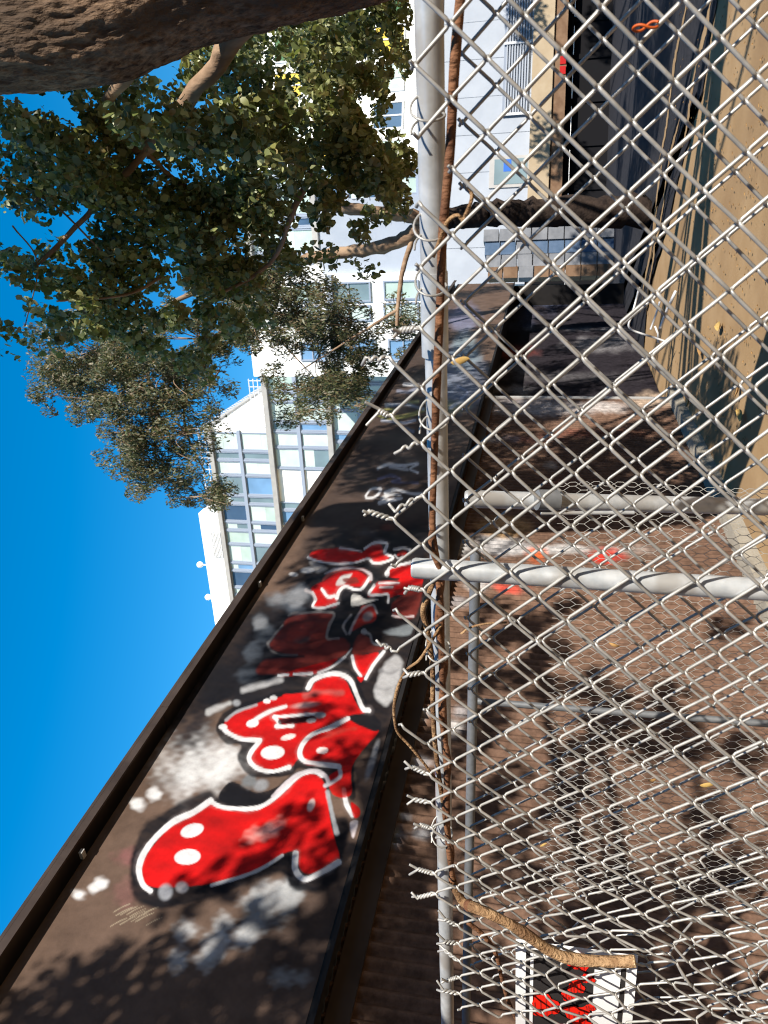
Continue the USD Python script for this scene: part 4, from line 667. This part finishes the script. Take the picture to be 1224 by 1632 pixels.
# broken shade along the upper edge and the middle of the fascia
for x, y in [(470, 1000), (530, 990), (500, 1040), (560, 1020), (450, 1050), (590, 1000), (610, 960)]: near_wall(x, y, 7 + rs.rand(), .24, 170)
for x, y in [(600, 860), (650, 850), (560, 855), (520, 900), (600, 820), (650, 810), (580, 830)]: near_wall(x, y, 6.6 + .4 * rs.rand(), .32, 380)
for x, y in [(620, 750), (660, 750), (600, 720), (650, 700), (680, 650), (650, 640), (690, 590), (700, 540), (720, 500), (640, 690), (670, 600), (740, 560), (740, 620), (730, 680), (740, 740), (735, 470)]: near_wall(x, y, 6.6 + rs.rand() * .6, .50, 800)
# dapple over the ribbed wall
for x, y in [(600, 1560), (640, 1500), (680, 1580), (610, 1400), (650, 1420), (690, 1350), (650, 1300), (600, 1480), (700, 1480), (660, 1620), (620, 1350), (700, 1250), (680, 1180), (740, 1050), (800, 1020), (760, 1100), (840, 990), (900, 970), (780, 970), (850, 1060), (960, 1150), (1040, 1190), (930, 1200), (980, 1120), (1060, 1110), (860, 1400), (1020, 1440), (960, 1420), (1080, 1400), (1150, 1400), (1000, 1500), (1100, 1560), (800, 1250), (760, 1180), (830, 1330), (1140, 1300), (900, 1270), (850, 1010), (880, 1040), (820, 1080), (940, 1090), (780, 1140), (990, 1160), (870, 1100), (1050, 1150), (1000, 1450), (1060, 1470), (940, 1460), (1120, 1420), (1180, 1380), (900, 1500), (1180, 1200), (1100, 1180), (1160, 1000), (760, 1290), (780, 1400), (820, 1580), (760, 1560), (650, 1560), (620, 1520), (680, 1500), (660, 1450), (630, 1600), (700, 1400), (620, 1440), (640, 1250), (600, 1600)]: near_wall(x, y, 5.0 + rs.rand(), .15, 64 if y > 1290 and x > 760 else (46 if x < 705 and y > 1290 else 100), pl=NR)
for x, y in [(760, 780), (850, 780), (950, 760), (1170, 700), (780, 720), (900, 720), (1000, 720), (800, 600), (860, 560), (780, 540), (830, 500), (900, 500), (960, 500), (760, 660), (850, 660), (900, 590), (1200, 700), (1190, 745), (900, 740), (1000, 745), (1215, 720), (820, 700), (960, 700), (880, 640), (960, 620), (800, 660), (840, 600), (880, 530), (940, 520), (870, 470), (800, 470), (920, 460)]: near_wall(x, y, 6.8 + rs.rand(), .48, 650, pl=NR)
tgn, tgf = [q for q in tg if q[1] < 6.5], [q for q in tg if q[1] >= 6.5]
shade_tree('shade_tree', 'leafy tree at the left of the photographer that dapples the near wall', tgn, np.array([-3.2, -2.6, 0]), 500, .085, M['leaf'])
shade_tree('shade_tree', 'leafy tree right of the yard that shades the far half of the wall', tgf, np.array([10.0, 6.0, 0]), 550, .085, M['leaf'])
tg = []
def near_ground(x, y, dist, r, n, flat=.5): tg.append((on_ground(np.float64(x), np.float64(y)), dist, r, n, flat))
for x, y in [(1010, 20), (1020, 130), (990, 230), (1000, 340), (975, 60), (960, 200), (960, 330), (975, 430), (990, 480), (1060, 20), (1055, 120), (1030, 230), (1010, 300), (995, 420), (1030, 60), (1030, 160)]: near_ground(x, y, 13 + rs.rand(), 1.0, 900)
shade_tree('shade_tree', 'leafy tree standing out to the right that shades the dark drive', tg, on_ground(990, 200) + np.array([5.2, -10, 0]), 600, .16, M['leaf'])
for k, (x, y, r) in enumerate([(1165, 40, .045), (1200, 30, .06), (1062, 330, .07)]):
    g = on_ground(np.float64(x), np.float64(y)); b = g - np.array([-.4226, .9063, 0]) * (9.0 + k * .6)
    sp = thing('sapling', ['thin bare sapling in the middle of the row on the right', 'bare sapling standing farthest to the right', 'slightly thicker bare sapling closest to the dark drive'][k], 'tree', b, group='slim saplings right of the drive'); obj('trunk', limb([b, b + (0.05, .1, 3), b + (-.1, .1, 7), b + (.1, 0, 10)], r * 1.1, r * .8, 700 + k), M['darkbark'], sp, smooth=True)

# ------------------------------------------------------------------ white laboratory building far behind
AL = math.radians(-67.0); LD = np.array([math.sin(AL), math.cos(AL), 0]); LN = np.array([-math.cos(AL), math.sin(AL), 0])   # LD to the left along the front, LN out of the front towards the camera
LC = P(333, 680, 51.0); ZT = LC[2]; ang23 = AL + math.pi / 2; LB = np.array([math.sin(ang23), math.cos(ang23), 0])
def lz(x, y): return float(on_plane(np.float64(x), np.float64(y), LN, float(LC @ LN))[2])
def lt(x, y): return float((on_plane(np.float64(x), np.float64(y), LN, float(LC @ LN)) - LC) @ LD)
zB_, zC_ = lz(430, 680), lz(527, 680); FH = zB_ - zC_; tl = lt(349, 1010) + 8; tpar = lt(322, 818)
lab = thing('laboratory_building', 'white laboratory block with ribbon windows and a stepped roofline', 'building', LC * (1, 1, 0))
def lbox(t0, t1, n0, n1, z0, z1): return box(LC * (1, 1, 0) + LD * t0 + LN * n0 + UP * z0, LD * (t1 - t0), LN * (n1 - n0), UP * (z1 - z0))
rs = np.random.RandomState(21)
EXT = lt(620, 560)                      # lower floors run on to the right of the top floor's corner
for fl, (zt, zb) in enumerate([(ZT, zB_), (zB_, zC_), (zC_, zC_ - FH), (zC_ - FH, zC_ - 2 * FH), (zC_ - 2 * FH, 0)]):
    tr_ = 0 if fl == 0 else -16.0
    obj('wall', lbox(tr_, tl, -14, -.0 - .002 * fl, zb + (.0 if fl < 4 else 0), zt - .003), M['whitewall'], lab)
    obj('floor_edge', lbox(tr_ - .1, tl, -.1, .38 if fl else .30, zt - .18, zt + (.16 if fl else .12)), M['slab'], lab)
    if fl > 3: continue
    zt2, zb2 = zt - .20, zb + .18; zm = (zt2 * .52 + zb2 * .48)
    obj('mullion_bar', lbox(tr_ + .2, tl, .02, .17, zm - .11, zm + .11), M['frame'], lab)
    t = .35 if fl == 0 else -15.5; k = 0
    while t < tl - 1.5:
        wd = [1.25, .52, .95, 1.35, .5][(k + 2 * fl) % 5]
        if (fl == 1 and 2.1 < t < 4.4) or (fl == 1 and t > 3 and k % 11 == 10): t += 1.2; k += 1; continue
        for (za, zb3) in ((zm + .11, zt2), (zb2, zm - .11)):
            fr = obj('window', join([lbox(t, t + wd, .012, .09, za, za + .06), lbox(t, t + wd, .012, .09, zb3 - .06, zb3), lbox(t, t + .07, .012, .092, za + .061, zb3 - .061), lbox(t + wd - .07, t + wd, .012, .092, za + .061, zb3 - .061)]), M['frame'], lab)
            pm = PANES[rs.choice(5, p=[.46, .28, .14, .06, .06] if wd > .8 else [.1, .1, .3, .3, .2])]
            obj('pane', lbox(t + .07, t + wd - .07, .010, .03, za + .06, zb3 - .06), pm, fr)
            if rs.rand() < .5:
                zz_ = za + (zb3 - za) * (.25 + .5 * rs.rand()); obj('blind', lbox(t + .08, t + wd - .08, .031, .038, zz_, zb3 - .07), PANES[0], fr)
        obj('mullion', lbox(t + wd + .01, t + wd + .12, .0, .13, zb2, zt2), M['frame'], lab)
        t += wd + .14; k += 1
# parapet block with louvre over the left part, roof lamps, railings
zP = lz(322, 818) - 0 + 0; zP = lz(320, 840)
obj('parapet', lbox(tpar, tl, -10, .05, ZT + .125, zP), M['whitewall'], lab)
la, lb_ = lt(345, 848), lt(350, 888); lzt, lzb = lz(338, 868), lz(357, 868)
lv = obj('louvre', lbox(la, lb_, .051, .075, lzb, lzt), M['louvre'], lab)
for z in np.arange(lzb + .05, lzt - .02, .11): obj('slat', lbox(la + .04, lb_ - .04, .076, .12, z, z + .05), M['whitewall'], lv)
for x, y in [(319, 903), (332, 955)]:
    t = lt(x, y); z = lz(x, y); base = LC * (1, 1, 0) + LD * t - LN * .3 + UP * zP
    lp = obj('roof_lamp', tube([base - UP * .1, base + UP * max(.3, z - zP + .05)], .06, 8), M['rail'], lab); obj('globe', trimesh.creation.icosphere(2, .24).apply_translation(base + UP * max(.35, z - zP + .15)), M['whitewall'], lp, smooth=True)
for k in range(26):
    t = .2 + k * .42
    if t > tpar: break
    obj('railing_post', lbox(t, t + .05, -.25, -.20, ZT + .13, ZT + 1.0), M['rail'], lab)
obj('railing_bar', lbox(.1, tpar - .02, -.252, -.19, ZT + .95, ZT + 1.01), M['rail'], lab); obj('railing_bar', lbox(.1, tpar - .02, -.252, -.195, ZT + .5, ZT + .55), M['rail'], lab)
for k in range(34): # railing that runs back along the top floor's right side
    b = LC + LB * (.2 + k * .4) + LD * .1; obj('railing_post', tube([b + UP * .0, b + UP * .75], .025, 5), M['rail'], lab)
obj('railing_bar', tube([LC + LB * .1 + LD * .1 + UP * .75, LC + LB * 13.8 + LD * .1 + UP * .75], .03, 6), M['rail'], lab)
obj('eaves', box(LC + UP * -.18 - LD * .15, LB * 14, LD * .3, UP * .32), M['slab'], lab)
for k in range(7): obj('railing_post', lbox(-3.2 + k * .4, -3.15 + k * .4, .1, .15, zB_ + .17, zB_ + 1.1), M['rail'], lab)
for z in (.45, .75, 1.05): obj('railing_bar', lbox(-3.3, -.1, .1, .16, zB_ + z, zB_ + z + .05), M['rail'], lab)

# second, nearer block with big windows and a pale grey end
wing = thing('white_wing', 'nearer white block with large square windows behind the olive foliage', 'building', P(600, 500, 42) * (1, 1, 0))
W0 = P(400, 600, 42.0); W0[2] = 0
def wgbox(t0, t1, n0, n1, z0, z1): return box(W0 - LD * t0 + LN * n0 + UP * z0, -LD * (t1 - t0), LN * (n1 - n0), UP * (z1 - z0))
def wgt(x, y): q = on_plane(np.float64(x), np.float64(y), LN, float(W0 @ LN)); return float((q - W0) @ -LD), float(q[2])
wt = [wgt(380, 610), wgt(400, 470), wgt(560, 420), wgt(655, 440), wgt(600, 20)]
tR = wgt(560, 437)[0]; ztop = wgt(400, 560)[1]
obj('wall', wgbox(0, tR, -10, 0, 0, ztop), M['whitewall'], wing)
obj('end_wall', wgbox(tR + .002, tR + 3.6, -10, -.4, 0, wgt(510, 420)[1]), M['bluewall'], wing)
for (x0, y0, x1, y1, pk) in [(470, 450, 512, 482, 1), (522, 450, 592, 482, 2), (612, 447, 668, 478, 1), (470, 487, 512, 515, 0), (522, 487, 592, 512, 0), (612, 482, 668, 512, 0), (545, 540, 600, 570, 4), (480, 545, 520, 575, 4), (620, 540, 668, 575, 4)]:
    ta, z1_ = wgt(x0, y1); tb, _ = wgt(x0, y0); z0_ = wgt(x1, y1)[1]; a_, b2 = min(ta, tb), max(ta, tb)
    fr = obj('window', join([wgbox(a_, b2, .003, .09, z0_, z0_ + .08), wgbox(a_, b2, .003, .09, z1_ - .08, z1_), wgbox(a_, a_ + .08, .003, .088, z0_ + .081, z1_ - .081), wgbox(b2 - .08, b2, .003, .088, z0_ + .081, z1_ - .081), wgbox(a_ + .081, b2 - .081, .003, .085, (z0_ + z1_) / 2 - .03, (z0_ + z1_) / 2 + .03)]), M['frame'], wing)
    obj('pane', wgbox(a_ + .05, b2 - .05, .002, .03, z0_ + .05, z1_ - .05), PANES[pk], fr)
obj('floor_edge', wgbox(-.1, tR, .003, .3, wgt(530, 530)[1] - .2, wgt(530, 530)[1] + .1), M['bluewall'], wing)
# block behind the near tree
back = thing('rear_block', 'white block with green tinted windows glimpsed through the near tree', 'building', P(640, 200, 48) * (1, 1, 0))
B0 = P(560, 350, 48.0); B0[2] = 0; BR = np.array([math.cos(math.radians(4)), -math.sin(math.radians(4)), 0]); BNm = np.array([-BR[1] * -1 * -1, -BR[0], 0]); BNm = np.array([BR[1], -BR[0], 0])
def bbox(t0, t1, n0, n1, z0, z1): return box(B0 + BR * t0 + BNm * n0 + UP * z0, BR * (t1 - t0), BNm * (n1 - n0), UP * (z1 - z0))
zb0 = P(400, 150, 48)[2]
obj('wall', bbox(0, 22, -10, 0, 0, zb0), M['whitewall'], back)
for r_ in range(3):
    for c_ in range(9):
        z0_ = P(650, 150, 48)[2] + r_ * 3.3; t0 = .8 + c_ * 2.3
        if z0_ + 2 > zb0: continue
        fr = obj('window', join([bbox(t0, t0 + 1.7, .003, .09, z0_, z0_ + .1), bbox(t0, t0 + 1.7, .003, .09, z0_ + 1.9, z0_ + 2.0), bbox(t0, t0 + .1, .003, .088, z0_ + .101, z0_ + 1.899), bbox(t0 + 1.6, t0 + 1.7, .003, .088, z0_ + .101, z0_ + 1.899), bbox(t0 + .8, t0 + .88, .003, .086, z0_ + .101, z0_ + 1.899)]), M['rail'], back)
        obj('pane', bbox(t0 + .05, t0 + 1.65, .002, .03, z0_ + .05, z0_ + 1.95), [M['greenpanel'], PANES[1], PANES[3], PANES[1], M['yellowpanel']][(r_ * 3 + c_) % 5], fr)

# ------------------------------------------------------------------ pale trailer on a beige base behind the leaning trunk
TD = 24.0
def tz(x, y): return float(P(x, y, TD)[2])
T0 = P(860, 452, TD); T0[2] = 0; TR = P(860, -60, TD); TR[2] = 0; tlen = np.linalg.norm(TR - T0); TX = (TR - T0) / tlen; TNm = np.array([TX[1], -TX[0], 0])
tra = thing('site_trailer', 'pale blue white site trailer with louvred siding on a beige base beam', 'trailer', T0)
def tbox(t0, t1, n0, n1, z0, z1): return box(T0 + TX * t0 + TNm * n0 + UP * z0, TX * (t1 - t0), TNm * (n1 - n0), UP * (z1 - z0))
def tpt(x, y): q = on_plane(np.float64(x), np.float64(y), TNm, float(T0 @ TNm)); return float((q - T0) @ TX), float(q[2])
ztt, zbt, zbb, zbr = tpt(697, 200)[1], tpt(849, 100)[1], tpt(884, 40)[1], tpt(905, 40)[1]
k = 0; t = 0.0
while t < tlen:
    w_ = 1.22; obj('wall_panel', tbox(t, min(t + w_ - .015, tlen), -2.4, -.002 * (k % 2), zbt, ztt), M['trailer'], tra); t += w_; k += 1
obj('roof', tbox(-.1, tlen + .1, -2.5, .12, ztt + .002, ztt + .10), M['whitewall'], tra)
ta, tb = tpt(800, 185)[0], tpt(800, -40)[0]; lv = obj('louvre_panel', tbox(ta, tb, .001, .03, tpt(845, 100)[1], tpt(803, 100)[1]), M['louvre'], tra)
for z in np.arange(tpt(843, 100)[1], tpt(805, 100)[1], .085): obj('slat', tbox(ta + .03, tb - .03, .031, .075, z, z + .035), M['trailer'], lv)
for tx in (ta, (ta + tb) / 2, tb): obj('panel_stile', tbox(tx - .04, tx + .04, .076, .10, tpt(846, 100)[1], tpt(802, 100)[1]), M['rail'], tra)
ta, tb = tpt(800, 300)[0], tpt(800, 250)[0]; wn = obj('window', tbox(ta, tb, .001, .05, tpt(846, 270)[1], tpt(780, 270)[1]), M['slab'], tra); obj('pane', tbox(ta + .1, tb - .1, .051, .06, tpt(840, 270)[1], tpt(788, 270)[1]), PANES[2], wn); obj('blue_sticker', tbox((ta + tb) / 2, tb - .12, .061, .066, tpt(815, 260)[1], tpt(803, 260)[1]), M['bluesign'], wn)
ta = tpt(850, 352)[0]; obj('base_beam', tbox(ta, tlen, .002, .42, zbb, zbt - .003), M['beige'], tra); obj('lower_beam', tbox(ta, tlen, .002, .34, zbr, zbb - .003), M['brownbeam'], tra)
obj('underside', tbox(0, tlen, -2.2, -.05, zbr - .2, zbt - .003), M['dark'], tra)
for x in (30, 90, 160, 230, 300, 360, 420): tt_ = tpt(900, x)[0]; obj('leg', tbox(tt_, tt_ + .16, -.4, -.2, 0, zbr - .201), M['dark'], tra)
for x, y in [(905, 112), (903, 128)]: tt_, z_ = tpt(x, y); obj('red_reflector', tbox(tt_, tt_ + .25, .341, .37, zbr + .02, zbr + .2), M['lampred'], tra)
sk = tpt(890, 338)[0]; obj('skirt', tbox(0, tlen, -.3, -.26, 0.0, zbr - .22), M['dark'], tra)
# stacked boards and bins between the building's far end and the trunk
for k, (x0, x1, y, h, m_, lab_, cat_) in enumerate([(768, 870, 372, 0, 'crate_grey', 'grey slatted crate nearest the dark trunk', 'crate'), (770, 868, 394, 0, 'crate_blue', 'blue grey crate between two grey ones', 'crate'), (772, 868, 414, 0, 'crate_grey', 'light grey crate beside the blue grey one', 'crate'), (775, 868, 432, 0, 'brownbeam', 'brown crate next to the end of the graffiti wall', 'crate')]):
    c = P(870, y, 20.5); c[2] = 0; z1_ = float(P(x0, y, 20.5)[2]); crt = thing('crate_stack', 'tall ' + lab_, cat_, c)
    for j in range(8): z_ = z1_ * j / 8; obj('board', box(c + (-.16, 0, z_ + .01), (.33, 0, 0), (0, .4, 0), (0, 0, z1_ / 8 - .03)), M[m_] if j != 5 else M['crate_grey'], crt)

# ------------------------------------------------------------------ dry leaves on the dirt
rs = np.random.RandomState(9)
for k, (x, y, w_) in enumerate([(1075, 625, 'beside the pale corner trim'), (1100, 640, 'close under the wall corner'), (1180, 620, 'out on the open dirt'), (1185, 662, 'at the edge of the trunk shadow'), (1120, 560, 'left of the white rod stand'), (1150, 520, 'alone in the middle of the dirt')]):
    g = on_ground(np.float64(x), np.float64(y)) + (0, 0, .012); a = rs.rand() * 6.28
    obj('ground_leaf', leafpiece(g, np.array([math.cos(a), math.sin(a), .1]) * .16, np.array([-math.sin(a), math.cos(a), .1]) * .09, .4), M['yellowleaf'] if k % 2 else M['drybrown'], smooth=True, label=f'curled dry leaf on the tan ground {w_}', cat='leaf')
v, f = [], []
for k in range(380):
    x, y = 1060 + rs.rand() * 160, rs.rand() * 760; g = on_ground(np.float64(x), np.float64(y))
    if g @ WN < N0 + .05: continue
    a = rs.rand() * 6.28; l = leafpiece(g + (0, 0, .006), np.array([math.cos(a), math.sin(a), .1]) * .04, np.array([-math.sin(a), math.cos(a), .1]) * .02, .4, 4); f.append(l[1] + sum(len(q) for q in v)); v.append(l[0])
obj('leaf_litter', (np.vstack(v), np.vstack(f)), M['drybrown'], label='small dry leaf fragments scattered on the tan dirt', cat='litter', kind='stuff')
